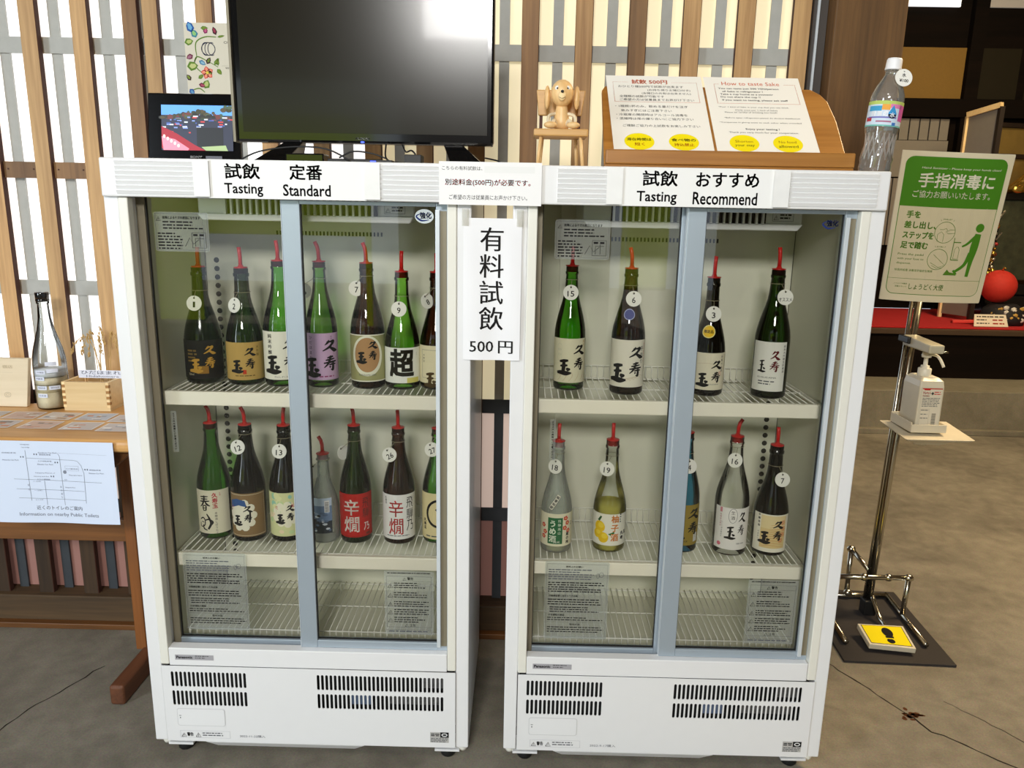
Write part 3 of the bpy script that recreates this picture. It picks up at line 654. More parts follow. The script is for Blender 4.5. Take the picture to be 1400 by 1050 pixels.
    def door(a0, a1, yf, z0, z1, l, r_, bt, glz, side):
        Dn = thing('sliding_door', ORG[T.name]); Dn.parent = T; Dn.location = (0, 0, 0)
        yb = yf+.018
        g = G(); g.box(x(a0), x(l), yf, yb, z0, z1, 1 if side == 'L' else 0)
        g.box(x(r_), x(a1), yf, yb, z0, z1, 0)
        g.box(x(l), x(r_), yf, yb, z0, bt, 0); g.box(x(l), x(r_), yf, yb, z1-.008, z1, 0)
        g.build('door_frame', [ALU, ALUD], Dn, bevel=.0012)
        g = G()
        if side == 'L':
            g.box(x(a0+.0095), x(a0+.012), yf-.003, yf-.0002, z0+.02, z1-.03, 0)
            g.box(x(r_-.003), x(r_+.006), yf+.001, yb-.001, z0+.001, z1-.001, 0) if False else None
        else:
            g.box(x(r_-.0005), x(r_+.008), yf-.008, yf-.0002, z0+.012, z1-.014, 0)
            g.box(x(r_+.0085), x(a1-.002), yf-.0012, yf-.0002, z0+.012, z1-.016, 1)
            g.box(x(a0-.0015), x(a0-.0002), yf, yb, z0, z1, 0)
        g.build('pull_handle', [ALUL, ALUD], Dn, bevel=.0008)
        g = G(); t = .0016; ym = yf+.007
        g.box(x(l), x(l+t), ym-.001, ym+.004, bt, z1-.008); g.box(x(r_-t), x(r_), ym-.001, ym+.004, bt, z1-.008); g.box(x(l+t), x(r_-t), ym-.001, ym+.004, bt, bt+t*1.5); g.build('gasket', GASKET, Dn)
        g = G(); yg = ym+.0015; g.add([(x(l+t), yg, bt+.002), (x(r_-t), yg, bt+.002), (x(r_-t), yg, z1-.008), (x(l+t), yg, z1-.008)], [(0, 1, 2, 3)]); g.build('glass_pane', PANE, Dn)
        return Dn, yg-.0006
    dl, yl = door(.0335, .385, .040, .2705, 1.334, .062, .350, .300, 0, 'L')
    dr, yr = door(.3575, .7002, .014, .2985, 1.3165, .3955, .676, .3175, 0, 'R')
    # notices on the glass
    o_ = which['off']
    P_ = P(); P_.rrect(x(.076+o_), 1.206, x(.192+o_), 1.288, .006, STICK); P_.frame(x(.079+o_), 1.209, x(.189+o_), 1.285, .0005, GY); P_.txt('故障によるケガの原因になります', x(.095+o_), 1.2735, x(.175+o_), 1.2795, BK, bold=.02)
    tri(P_, x(.082+o_), 1.27, .009, BK); P_.rows(x(.095+o_), 1.269, x(.185+o_), 3, .0065, .0028, BK, 2, 11); P_.rows(x(.083+o_), 1.245, x(.135+o_), 6, .0062, .0028, BK, 2, 12); P_.frame(x(.155+o_), 1.214, x(.185+o_), 1.246, .0007, BK); P_.rows(x(.158+o_), 1.243, x(.183+o_), 1, .01, .004, BK, 2, 13)
    P_.line([(x(.14+o_), 1.217), (x(.15+o_), 1.235), (x(.158+o_), 1.222), (x(.17+o_), 1.232)], .001, BK); P_.line([(x(.162+o_), 1.217), (x(.162+o_), 1.234), (x(.18+o_), 1.234)], .001, BK); P_.line([(x(.172+o_), 1.217), (x(.172+o_), 1.238)], .001, BK)
    P_.build('notice_sticker', front(yl), dl)
    P_ = P(); P_.rrect(x(.077+o_), .317, x(.226+o_), .515, .005, STICK); P_.frame(x(.081+o_), .322, x(.222+o_), .509, .0005, GY)
    P_.txt('使用上のお願い', x(.125+o_), .5, x(.165+o_), .5045, BK, bold=.02); P_.rows(x(.085+o_), .4955, x(.19+o_), 5, .0058, .0024, GY, 2, 21); P_.ring(x(.208+o_), .483, .005, .006, .0008, GY); P_.ring(x(.2+o_), .48, .003, .006, .0008, GY)
    P_.rows(x(.085+o_), .463, x(.215+o_), 5, .0056, .0026, BK, 2, 22); P_.txt('冷蔵庫設置に当たっての点検', x(.087+o_), .4255, x(.155+o_), .431, BK, bold=.02); P_.rows(x(.085+o_), .42, x(.218+o_), 3, .006, .0024, BK, 2, 23); P_.rows(x(.09+o_), .4, x(.218+o_), 3, .0055, .0022, BK, 2, 24)
    P_.txt('冷却運転の確認', x(.087+o_), .3765, x(.125+o_), .3815, BK, bold=.02); P_.rows(x(.085+o_), .373, x(.215+o_), 2, .0055, .0022, BK, 2, 25); P_.txt('取付方法', x(.138+o_), .3525, x(.162+o_), .3575, BK, bold=.02); P_.rows(x(.085+o_), .3485, x(.218+o_), 3, .0058, .0022, BK, 2, 26); P_.rect(x(.081+o_), .3605, x(.222+o_), .361, GY)
    P_.build('notice_sticker', front(yl), dl)
    P_ = P(); P_.rrect(x(.078+o_), .760, x(.091+o_), .855, .002, STICK); P_.vtxt('ガラス戸の開閉にご注意ください', x(.0845+o_), .851, .0048, .0058, BK, bold=.03)
    P_.build('notice_sticker', front(yl), dl)
    P_ = P(); P_.rect(x(.553), .333, x(.667), .494, STICK); P_.rows(x(.56), .490, x(.66), 1, .01, .002, BK, 2, 31); P_.frame(x(.558), .352, x(.662), .481, .0006, GY); tri(P_, x(.596), .471, .008, BK); P_.txt('警告', x(.606), .4715, x(.62), .479, BK, bold=.02)
    for k, z in enumerate((.452, .428, .405, .385, .365)):
        tri(P_, x(.561), z, .0115, BK); P_.rows(x(.575), z+.013, x(.655), 3, .0055, .0022, BK, 2, 40+k)
    P_.rect(x(.558), .4685, x(.662), .469, GY); tri(P_, x(.6), .354, .008, BK); P_.txt('注意', x(.61), .354, x(.624), .361, BK); P_.frame(x(.558), .336, x(.662), .346, .0005, GY); P_.rows(x(.562), .343, x(.658), 1, .01, .003, GY, 2, 51)
    P_.build('warning_sheet', front(yr), dr)
    P_ = P(); cx, cz = x(.651), 1.289; NV = (30, 46, 104)
    if which['seed'] == 1: P_.disc(cx, cz, .0195, .0145, (196, 204, 204), 1)
    P_.txt('強化', cx-.009, cz-.005, cx+.015, cz+.0085, NV, bold=.04); P_.stroke([(cx-.006, cz+.006, .001), (cx-.0165, cz, .003), (cx-.006, cz-.0085, .0035), (cx+.01, cz-.007, .001)], NV)
    P_.build('tempered_mark', front(yr), dr)
    # paper label on the header
    a, b = which['paper']
    P_ = P(); P_.rect(x(a), 1.3175, x(b), 1.3925, (240, 240, 238)); e0, e1 = which['text']
    for (t_, q0, q1, z0, z1, bo) in which['words']: P_.txt(t_, x(q0), z0, x(q1), z1, BK, bold=bo)
    P_.build('header_label', front(-.0125), T)
    for (q0, q1) in ((a-.028, a+.004), (b-.004, b+.028)):
        P_ = P(); P_.rect(x(q0), 1.32, x(q1), 1.391, pm('matt_tape', (238, 238, 236), .3)); P_.build('tape', front(-.0172), T)
    return T
F1 = fridge(0.0, dict(lab='a label reading Tasting Standard, left of the pair', seed=1, date='2022-11-22購入', off=0, louv=((.036, .195), (.566, .716)), paper=(.222, .54), text=(0, 0),
    words=(('試飲', .256, .327, 1.3555, 1.3855, .02), ('定番', .386, .452, 1.3555, 1.3855, .02), ('Tasting', .254, .332, 1.321, 1.3475, .016), ('Standard', .372, .468, 1.324, 1.347, .016))))
F2 = fridge(.834, dict(lab='a label reading Tasting Recommend, right of the pair', seed=2, date='2022-9-17購入', off=.012, louv=((.088, .190), (.548, .722)), paper=(.213, .519), text=(0, 0),
    words=(('試飲', .256, .326, 1.3565, 1.3865, .02), ('おすすめ', .362, .487, 1.3565, 1.3845, .02), ('Tasting', .246, .326, 1.3205, 1.347, .016), ('Recommend', .358, .486, 1.3225, 1.347, .016))))

# ================================================================ BOTTLES
def prof_tall(r, H):
    k = H/.286
    return [(r*.80, 0), (r*.96, .003), (r, .008), (r, .128*k), (r*.985, .140*k), (r*.93, .155*k), (r*.83, .172*k), (r*.70, .190*k), (r*.57, .207*k), (r*.475, .222*k), (r*.42, .238*k), (r*.385, .258*k), (r*.375, .268*k), (r*.41, .269*k), (r*.42, .274*k), (r*.385, .2755*k), (r*.385, H)]
def prof_wide(r, H):
    k = H/.268
    return [(r*.82, 0), (r*.97, .004), (r, .010), (r, .098*k), (r*.99, .108*k), (r*.94, .122*k), (r*.85, .138*k), (r*.73, .155*k), (r*.60, .172*k), (r*.50, .187*k), (r*.43, .202*k), (r*.39, .222*k), (r*.375, .244*k), (r*.37, .249*k), (r*.415, .250*k), (r*.42, .256*k), (r*.38, .258*k), (r*.38, H)]
def rad_at(prof, z):
    for (r0, z0), (r1, z1) in zip(prof, prof[1:]):
        if z0 <= z <= z1: return r0+(r1-r0)*((z-z0)/(z1-z0+1e-9))
    return prof[-1][0]
def wrap(cx, cy, z0, R, a0):
    return lambda u, v, h: (cx+(R+h)*sin(u/R+a0), cy-(R+h)*cos(u/R+a0), z0+v)
def design_trio(p, W_, H_, cx, col=BK, s=.034, ztop=None, col2=None, k=1.1):
    k *= 1.3
    zt = ztop if ztop else H_*.86
    p.brush('ku', cx-.001, zt-s*.72, cx+s*.92, zt, col, k=k); p.brush('ju', cx+.001, zt-s*1.62, cx+s*.85, zt-s*.84, col, k=k); p.brush('gyoku', cx-s*1.08, zt-s*1.95, cx-s*.05, zt-s*.95, col2 or col, k=k*1.1)
def L_black(p, W_, H_):
    GD = (196, 150, 60); design_trio(p, W_, H_, .004, GD, .032); p.rect(-.012, .012, .014, .03, (150, 108, 40), 2); p.rows(-.034, H_-.022, -.01, 4, .008, .004, (120, 96, 50), 2, 3); p.txt('720ml', -.034, .008, -.02, .013, (200, 190, 160))
def L_gold(p, W_, H_):
    design_trio(p, W_, H_, .002, BK, .030); p.rect(-.002, .014, .006, .024, (190, 60, 30), 2); p.vtxt('大吟醸', .034, H_-.008, .007, .009, (90, 70, 30)); p.rows(-.02, .011, .03, 1, .01, .002, (90, 70, 30), 2, 5)
def L_white3(p, W_, H_):
    design_trio(p, W_, H_, .004, BK, .042); p.vtxt('純米吟醸', -.024, H_-.005, .0105, .0125, BK, mincho=.0003); p.txt('吟のしずく久寿玉', -.015, .004, .026, .009, GY)
def L_lav(p, W_, H_):
    design_trio(p, W_, H_, .004, BK, .044); p.vtxt('ひだほまれ', -.022, H_-.006, .009, .0115, (50, 30, 60)); p.vtxt('純米酒', .027, H_-.006, .004, .005, (90, 40, 70)); p.rows(-.02, .01, .032, 1, .01, .003, (150, 60, 110), 2, 6)
    p.vtxt('特別純米手造り', .033, H_-.02, .0035, .0045, (120, 60, 90))
def L_oval(p, W_, H_):
    p.rect(-W_/2, 0, W_/2, .0025, (236, 232, 214), 3); p.rect(-W_/2, H_-.0025, W_/2, H_, (236, 232, 214), 3)
    p.disc(0, H_*.55, .037, .047, (230, 228, 206), 2, 36); p.disc(0, H_*.57, .030, .040, (178, 136, 92), 3, 36)
    design_trio(p, W_, H_, .001, BK, .026, H_*.86, None, 1.2); p.txt('KUSUDAMA SAKE', -.02, .014, .02, .018, GY, 4)
    for it in p.items[3:]: pass
    p.items = p.items[:5]+[(a, b, c, 4) for a, b, c, d in p.items[5:]]
def L_cho(p, W_, H_):
    c1 = (30, 28, 18); p.txt('超', -.030, .014, .030, .080, c1, 3, bold=.035); p.txt('超', -.029, .014, .030, .052, c1, 0) if False else None
    p.vtxt('辛口', .038, H_-.012, .003, .004, GY); p.rect(.012, 0, .045, .012, (216, 206, 110), 1.6)
def L_cream7(p, W_, H_):
    p.frame(-.036, .012, .036, H_-.01, .0006, GY); design_trio(p, W_, H_, .006, (70, 52, 20), .034, H_*.66); p.vtxt('本醸造', -.03, H_-.02, .005, .007, GY)
def L_haru(p, W_, H_):
    p.brush('haru', -.026, .058, .002, .098, BK, k=1.5); p.brush('kan', -.030, .008, .006, .052, BK, k=1.3); p.vtxt('久寿玉', .013, H_-.006, .0135, .0135, (190, 40, 60), bold=.03); p.vtxt('本醸造しぼりたて', .014, H_-.055, .0065, .0074, BK); p.vtxt('生酒', .025, H_-.006, .004, .005, (190, 40, 60))
def L_12(p, W_, H_):
    p.frame(-W_/2+.003, .003, W_/2-.003, H_-.003, .001, (222, 208, 176), 2); p.disc(-.010, H_*.50, .030, .034, (232, 226, 206), 2, 20)
    for k in range(10): a = 2*pi*k/10; p.disc(-.010+.028*cos(a), H_*.5+.032*sin(a), .010, .010, (232, 226, 206), 2.1, 10)
    p.poly([(-.042, H_-.04), (-.04, H_-.02), (-.02, H_-.014), (0, H_-.018), (.004, H_-.034), (-.015, H_-.03)], (46, 84, 140), 2.6)
    p.txt('十', -.038, H_*.62, -.03, H_*.72, (200, 60, 40), 3); design_trio(p, W_, H_, -.006, BK, .026, H_*.72); p.rect(.009, H_*.4, .013, H_*.6, BK, 3)
def L_13(p, W_, H_):
    r_ = random.Random(5)
    for k in range(46): p.disc(r_.uniform(-.046, .046), r_.uniform(.006, H_-.006), r_.uniform(.004, .010), r_.uniform(.004, .009), r_.choice(((198, 216, 160), (180, 206, 150), (226, 226, 170), (150, 200, 180), (236, 214, 180))), 1.4+.01*k, 8)
    p.disc(0, H_*.5, .027, .026, (236, 230, 206), 2, 20)
    for k in range(9): a = 2*pi*k/9; p.disc(.025*cos(a), H_*.5+.025*sin(a), .009, .009, (236, 230, 206), 2.05, 10)
    design_trio(p, W_, H_, .0, BK, .024, H_*.72, None, 1.3); p.txt('桜', .014, H_*.66, .022, H_*.74, (200, 60, 60), 3); p.txt('花', -.026, H_*.62, -.018, H_*.7, (200, 80, 90), 3)
def L_photo(p, W_, H_):
    r_ = random.Random(8)
    p.rect(-W_/2, 0, W_/2, H_*.35, (40, 50, 60), 1.2); p.rect(-W_/2, H_*.78, W_/2, H_, (190, 206, 226), 1.2)
    for k in range(40): p.disc(r_.uniform(-W_/2+.005, W_/2-.005), r_.uniform(.005, H_*.6), r_.uniform(.003, .007), .003, r_.choice(((30, 38, 46), (90, 110, 140), (150, 170, 200), (214, 222, 232))), 1.4+.01*k, 7)
    p.rect(W_/2-.018, H_-.036, W_/2-.006, H_-.006, (236, 236, 236), 2.4)
    for k in range(7): p.rect(W_/2-.0165, H_-.034+k*.0036, W_/2-.0075, H_-.0325+k*.0036, BK, 2.8)
def blockchars(p, cx, ztop, w_, h_, chars, col, bold=.012):
    for i, ch in enumerate(chars): p.txt(ch, cx-w_/2, ztop-(i+1)*h_*1.09+h_*.09, cx+w_/2, ztop-i*h_*1.09, col, 2, bold)
def L_redkara(p, W_, H_):
    blockchars(p, -.008, H_-.014, .038, .040, '辛燗', (238, 232, 226), .01); blockchars(p, .028, H_-.012, .018, .024, '飛騨', (70, 30, 26), .0); p.txt('乃', .022, .016, .038, .036, (238, 232, 226), 2, .01); p.rect(-W_/2, .002, W_/2, .003, (120, 16, 16)); p.rect(.028, .004, .04, .01, (120, 40, 30), 1.5)
def L_whitekara(p, W_, H_):
    blockchars(p, -.006, H_-.014, .036, .042, '辛燗', (196, 60, 60), .008); blockchars(p, .030, H_-.008, .020, .027, '飛騨乃', BK, .0); p.vtxt('久寿玉', -.033, H_-.006, .006, .0065, BK, bold=.02); p.vtxt('無濾過生原酒', .046, H_-.01, .003, .004, GY)
    p.rows(-.03, .01, .03, 1, .01, .002, GY, 2, 3)
def L_circle(p, W_, H_):
    p.ring(.004, H_*.56, .030, .034, .006, BK, 2, 30, 385); p.disc(.006, H_*.56, .008, .009, BK, 2); p.stroke([(-.004, H_*.56+.012, .004), (.006, H_*.56, .006), (.002, H_*.56-.012, .004)], BK, 3); p.vtxt('久寿玉', -.034, .052, .009, .010, BK, bold=.04); p.txt('まる', .0, .016, .022, .026, BK); p.rows(-.03, .009, .02, 1, .01, .003, GY, 2, 5)
def L_15(p, W_, H_):
    design_trio(p, W_, H_, .006, BK, .036); p.vtxt('純米', .036, H_-.004, .006, .008, (190, 150, 80))
    for k in range(6): p.stroke([(-.03+k*.014, .004, .0005), (-.022+k*.014, .016, .0008), (-.03+k*.017, .026, .0004)], (190, 160, 110), 1.6)
    for k in range(3): p.ring(-.026, H_-.02-k*.012, .006, .008, .0006, (190, 190, 170), 1.7)
def L_6(p, W_, H_):
    design_trio(p, W_, H_, .000, BK, .042); p.vtxt('手造り', .034, H_-.014, .011, .015, BK, bold=-.005); p.vtxt('純米吟醸酒久寿玉', .043, H_-.008, .004, .0056, (190, 70, 50)); p.vtxt('飛騨高山', .048, .05, .003, .004, BK)
    for k in range(7): p.stroke([(-.035+k*.008, .008+k*.0015, .0004), (-.02+k*.008, .016+k*.002, .0008), (-.01+k*.009, .012+k*.002, .0004)], (200, 180, 150), 1.6)
def L_3(p, W_, H_):
    design_trio(p, W_, H_, .002, BK, .031, H_*.80); p.vtxt('初夏の生酒', .030, H_-.006, .006, .008, BK); p.txt('灯', .022, .034, .030, .044, (206, 90, 70)); p.txt('KUSUDAMA', -.004, .012, .024, .015, GY)
    p.stroke([(-.03, .06, .0004), (0, .062, .0008), (.036, .05, .0004)], (200, 180, 150), 1.6)
def L_os(p, W_, H_):
    c = (96, 20, 26); p.brush('ku', .002, .070, .026, .094, c, k=1.2); p.brush('ju', .002, .046, .026, .070, c, k=1.2); p.brush('gyoku', -.024, .042, -.004, .072, BK, k=1.3); p.vtxt('純米大吟醸生貯蔵酒', .035, H_-.006, .0062, .0072, BK); p.txt('KUSUDAMA', -.022, .030, .02, .0335, BK); p.rows(-.02, .024, .02, 2, .006, .0026, GY, 2, 5)
def L_ume(p, W_, H_):
    p.rect(-.022, .006, .014, .072, (34, 104, 62), 1.6); p.vtxt('うめ酒', -.010, .066, .018, .019, (226, 236, 214), 2, .03); p.vtxt('飛騨高山', .006, .068, .008, .010, (226, 236, 214), 2); p.txt('純米', -.008, .008, .008, .014, (236, 236, 220))
    r_ = random.Random(3)
    for (x_, z_) in ((.022, .070), (.027, .058), (.020, .046), (.03, .038), (-.034, .022), (-.03, .034), (-.035, .05)):
        for k in range(5): a = 2*pi*k/5; p.disc(x_+.0035*cos(a), z_+.0035*sin(a), .0028, .0028, (206, 70, 70), 1.8, 8)
        p.disc(x_, z_, .0022, .0022, (236, 190, 120), 2.2, 8)
    p.vtxt('蔵の梅', .028, .034, .009, .010, BK, 2, .03); p.vtxt('飛騨', .040, .06, .005, .006, BK)
def L_yuzu(p, W_, H_):
    p.vtxt('柚子酒', .010, .078, .020, .0235, (222, 132, 50), 2, .03)
    for (x_, z_, r_) in ((-.028, .046, .014), (-.034, .028, .011), (-.018, .020, .013)):
        p.disc(x_, z_, r_, r_*1.05, (238, 196, 20), 1.5); p.disc(x_+r_*.25, z_+r_*.3, r_*.55, r_*.5, (246, 214, 60), 1.8)
    p.poly([(-.034, .062), (-.026, .074), (-.022, .072), (-.028, .06)], (30, 80, 40), 1.8); p.poly([(-.006, .03), (.008, .036), (.010, .032), (.0, .026)], (40, 110, 50), 1.8); p.vtxt('久寿', .030, .036, .010, .012, BK, 2, .05); p.vtxt('玉', .040, .036, .010, .012, BK, 2, .05); p.rows(.022, .08, .026, 4, .006, .003, GY)
def L_blue(p, W_, H_):
    design_trio(p, W_, H_, .004, (24, 24, 14), .040, H_*.9); p.vtxt('純米', .033, H_-.008, .007, .009, (50, 46, 14)); p.vtxt('飛騨の酒高山', .030, .045, .0035, .0045, (60, 50, 10)); p.rect(.024, .008, .038, .03, (206, 206, 200), 1.6); p.txt('大寒', -.002, .008, .008, .013, BK)
def L_16(p, W_, H_):
    p.brush('ku', .008, .066, .030, .096, BK, k=1.2); p.brush('ju', .008, .038, .028, .064, BK, k=1.2); p.brush('gyoku', -.022, .026, .006, .060, BK, k=1.25); p.ring(-.004, .086, .010, .018, .0007, BK); p.vtxt('生酒', -.004, .099, .010, .013, (60, 50, 40)); p.rect(-.036, .092, -.030, .104, (214, 140, 150), 1.5); p.vtxt('飛騨高山醸造', -.033, .088, .0042, .0055, (160, 60, 80)); p.vtxt('にごり酒本醸造生', -.029, .07, .004, .0052, GY); p.disc(-.034, .012, .005, .005, (214, 110, 130), 1.5)
    p.txt('飛騨の地酒', .008, .014, .028, .018, GY)
def L_7(p, W_, H_):
    p.rect(-.026, .010, .036, .092, (222, 196, 140), 1.3); p.rect(-.026, .060, .036, .092, (230, 210, 160), 1.4)
    for k in range(10): p.stroke([(-.02+k*.002, .014+k*.006, .0006), (.0+k*.002, .018+k*.006, .0012), (.03, .013+k*.0065, .0005)], (206, 150, 90), 1.7)
    for (x_, z_) in ((.028, .075), (.030, .06), (.028, .045), (.024, .03)): p.txt('祭', x_-.006, z_-.006, x_+.006, z_+.006, (206, 90, 50), 1.9)
    design_trio(p, W_, H_, .002, BK, .030, .080, None, 1.2); p.vtxt('本醸造酒', -.031, .094, .0062, .009, BK, 2, .02); p.vtxt('飛騨路の酒', -.031, .05, .004, .006, GY)

def bottle(name, x, y, z0, r, H, shape, glass, lab, tagspec, tip, label, group, arc=1.45, rot=0, extra=None, liquid=None, rim=RED):
    T = thing('sake_bottle', (x, y, z0), label, 'bottle', group)
    prof = (prof_tall if shape == 't' else prof_wide)(r, H)
    g = G(); g.lathe(prof, (x, y, z0), 32); g.build('glass_body', glass, T)
    if liquid:
        mt, lv = liquid; pl = [(rr*.955, zz+(.004 if i == 0 else 0)) for i, (rr, zz) in enumerate(prof) if zz < lv]; pl.append((rad_at(prof, lv)*.955, lv))
        g = G(); g.lathe(pl, (x, y, z0), 28); g.build('liquid', mt, T)
    z_lo, z_hi, bgc, fn = lab; H_ = z_hi-z_lo; W_ = arc*2*r; R = r+.0004
    p = P(); p.rect(-W_/2, 0, W_/2, H_, bgc); fn(p, W_, H_)
    for i, (vs_, fs, ci, ly) in enumerate(p.items):
        p.items[i] = ([(max(-W_/2, min(W_/2, a)), b) for a, b in vs_], fs, ci, ly)
    p.build('label', wrap(x, y, z0+z_lo, R, rot), T, sub=.005, eps=.0002)
    # pourer
    g = G(); g.lathe([(r*.33, H-.012), (r*.33, H+.001), (.0150, H+.0012), (.0158, H+.002), (.0150, H+.0030), (.0065, H+.0036), (.0048, H+.008), (.001, H+.008)], (x, y, z0), 20); pr = g.build('pourer', rim, T)
    dx, dz = tip; b = H+.008
    g = G(); g.tube([(x, y, z0+b), (x+dx*.08, y, z0+b+dz*.38), (x+dx*.35, y, z0+b+dz*.62), (x+dx, y, z0+H+dz+.002)], .0044, 10); g.build('spout', RED, pr)
    if tagspec:
        t_, dx, tz, ang, tilt = tagspec
        rr = rad_at(prof, tz); off = rr+.0035+(.006 if rr < .02 else .002)
        y1 = y-off if abs(dx) < .02 else y-off*.55
        M = Matrix.Translation((x+dx, y1, z0+tz)) @ Matrix.Rotation(tilt, 4, 'Z') @ Matrix.Rotation(-ang, 4, 'Y') @ Matrix.Rotation(-.18, 4, 'X')
        R_ = .0175
        p = P(); p.disc(0, 0, R_, R_, (238, 236, 228)); p.disc(0, R_*.68, .0022, .0022, (30, 28, 26), 2, 10)
        hw = {'': 0, '1': .0026, 'オススメ': .0145}.get(t_, .0040 if len(t_) == 1 else .0078)
        if t_: p.txt(t_, -hw, -.0095, hw, .0035 if t_ != 'オススメ' else -.001, BK, bold=.01)
        tg = p.build('number_tag', lambda u, v, h: M @ Vector((u, -h, v)), T)
        g = G(); n_ = 24
        g.lathe([(R_, -.0005), (R_, .0005)], (0, 0, 0), n_); g.v = [tuple(M @ Vector((a, c+.0008, b))) for a, b, c in g.v]; g.build('tag_disc', TAGW, tg)
        zn = tz+.028; rn = rad_at(prof, zn)+.0012; tp = M @ Vector((0, -.001, R_*.68))
        g = G(); g.tube([(x+rn*cos(a_), y+rn*sin(a_), z0+zn) for a_ in [2*pi*k/18 for k in range(19)]], .0006, 5, cap=False); g.tube([tuple(tp), (x+dx*.3, y-rn-.001, z0+zn)], .0006, 5)
        g.build('tag_string', pm('wire_tie', (150, 140, 110), .5), tg)
    if extra: extra(T, x, y, z0, r, prof)
    return T
def sticker_round(dx, z, rr, cols, text=None):
    def f(T, x, y, z0, r, prof):
        R = rad_at(prof, z)+.0012; p = P(); p.disc(dx, 0, rr, rr, cols[0]); p.disc(dx, 0, rr*.86, rr*.86, cols[1], 2)
        if text: p.txt(text, dx-rr*.7, -rr*.25, dx+rr*.7, rr*.25, BK, 3, .03)
        sl = (rad_at(prof, z+.012)-rad_at(prof, z-.012))/.024
        p.build('round_sticker', lambda u, v, h: (x+(R+sl*v+h)*sin(u/R), y-(R+sl*v+h)*cos(u/R), z0+z+v), T, sub=.004)
    return f
def strip18(T, x, y, z0, r, prof):
    p = P(); c, s_ = cos(1.02), sin(1.02)
    q = P(); q.rect(-.020, -.0055, .020, .0055, (226, 222, 206)); q.frame(-.020, -.0055, .020, .0055, .0006, BK); 
    for i, ch in enumerate('限定梅酒'): q.txt(ch, -.0175+i*.009, -.0036, -.0105+i*.009, .0036, BK, 2, .03)
    q.items = [([(a*c-b*s_-.006, a*s_+b*c) for a, b in vs_], fs, ci, ly) for vs_, fs, ci, ly in q.items]
    z = .130; R = rad_at(prof, z)+.001
    q.build('strip_sticker', lambda u, v, h: (x+(rad_at(prof, z+v)+.001+h)*sin(u/R), y-(rad_at(prof, z+v)+.001+h)*cos(u/R), z0+z+v), T, sub=.003)
U = .8955; Lw = .5055
GU, GD_ = 'sake bottles on the upper fridge shelves', 'sake bottles on the lower fridge shelves'
WL = (236, 232, 216); CR = (230, 214, 170)
IV = (234, 228, 212)
bottle('1', .108, .178, U, .0425, .268, 'w', GREEND, (.014, .104, (26, 24, 24), L_black), ('1', -.004, .188, 0, 0), (.001, .044), 'dark green bottle with black and gold label and tag 1, upper shelf left end', GU, rot=.25)
bottle('2', .208, .174, U, .0425, .268, 'w', OLIVE, (.014, .102, (186, 152, 84), L_gold), ('2', -.010, .186, 0, -.4), (-.002, .046), 'dark green bottle with a metallic gold label and tag 2', GU, rot=.2)
bottle('3g', .297, .166, U, .0405, .286, 't', GREEN, (.018, .130, WL, L_white3), None, (-.003, .045), 'green bottle with tall white label and no tag, third on the upper left shelf', GU, rot=.2)
bottle('lav', .392, .162, U, .0365, .286, 't', GREENL, (.019, .128, (206, 172, 206), L_lav), ('5', -.033, .222, .3, .5), (-.008, .044), 'bright green bottle with lavender pink label', GU, rot=.12)
bottle('5', .500, .160, U, .0395, .285, 't', BROWN, (.019, .128, (162, 160, 110), L_oval), ('7', -.020, .230, 0, .2), (-.007, .045), 'brown bottle with a tan oval on an olive label, upper left shelf', GU, rot=.15)
bottle('cho', .580, .162, U, .0400, .267, 'w', GREENL, (.017, .099, (238, 238, 230), L_cho), ('9', -.003, .186, 0, 0), (.001, .046), 'light green wide bottle with one big black brush character on white', GU, rot=.1)
bottle('7r', .659, .168, U, .0390, .267, 'w', BROWN, (.016, .104, (228, 218, 184), L_cream7), ('8', -.018, .205, .5, .9), (.0, .042), 'brown bottle with cream label half hidden at right end of left fridge top shelf', GU, rot=.05)
bottle('haru', .109, .178, Lw, .0400, .285, 't', GREEN, (.017, .128, (230, 224, 200), L_haru), None, (-.008, .042), 'green bottle with white label and red characters, left end of lower shelf', GD_, rot=.05, arc=1.25)
bottle('12', .197, .168, Lw, .0405, .286, 't', BLACKG, (.015, .126, (134, 106, 70), L_12), ('12', -.010, .238, .35, 0), (-.008, .042), 'near black bottle with brown framed label and tag 12', GD_, rot=.1, arc=1.3)
bottle('13', .289, .172, Lw, .0405, .285, 't', BLACKG, (.017, .128, (214, 214, 160), L_13), ('13', -.004, .229, 0, 0), (.003, .042), 'dark bottle with pale green patchwork label and tag 13', GD_, rot=.2)
bottle('clL', .383, .165, Lw, .0360, .218, 'w', FROST, (.028, .118, (110, 134, 170), L_photo), ('', -.020, .178, 0, .6), (-.009, .042), 'short clear frosted bottle with blue landscape photo label', GD_, rot=-.25, arc=1.0)
bottle('red', .459, .171, Lw, .0380, .289, 't', OLIVE, (.018, .129, (188, 30, 26), L_redkara), ('', -.024, .226, .5, 1.1), (-.004, .044), 'dark green bottle with bold red label and white block characters', GD_, rot=.12)
bottle('26', .565, .173, Lw, .0388, .285, 't', BROWN, (.015, .129, (236, 234, 232), L_whitekara), ('26', -.017, .226, .5, 0), (-.001, .042), 'dark brown bottle with white label, red block characters and tag 26', GD_, rot=.1)
bottle('27', .660, .182, Lw, .0385, .283, 't', GREEN, (.013, .131, (228, 212, 162), L_circle), ('27', -.012, .238, .4, 0), (.0, .042), 'green bottle with cream label, black brush circle and tag 27', GD_, rot=.05)
bottle('15', .970, .186, U, .0360, .286, 't', GREEN, (.020, .124, (224, 218, 190), L_15), ('15', -.003, .229, 0, 0), (.001, .044), 'green bottle with ivory label and tag 15, alone at left of right fridge top shelf', GU, rot=0)
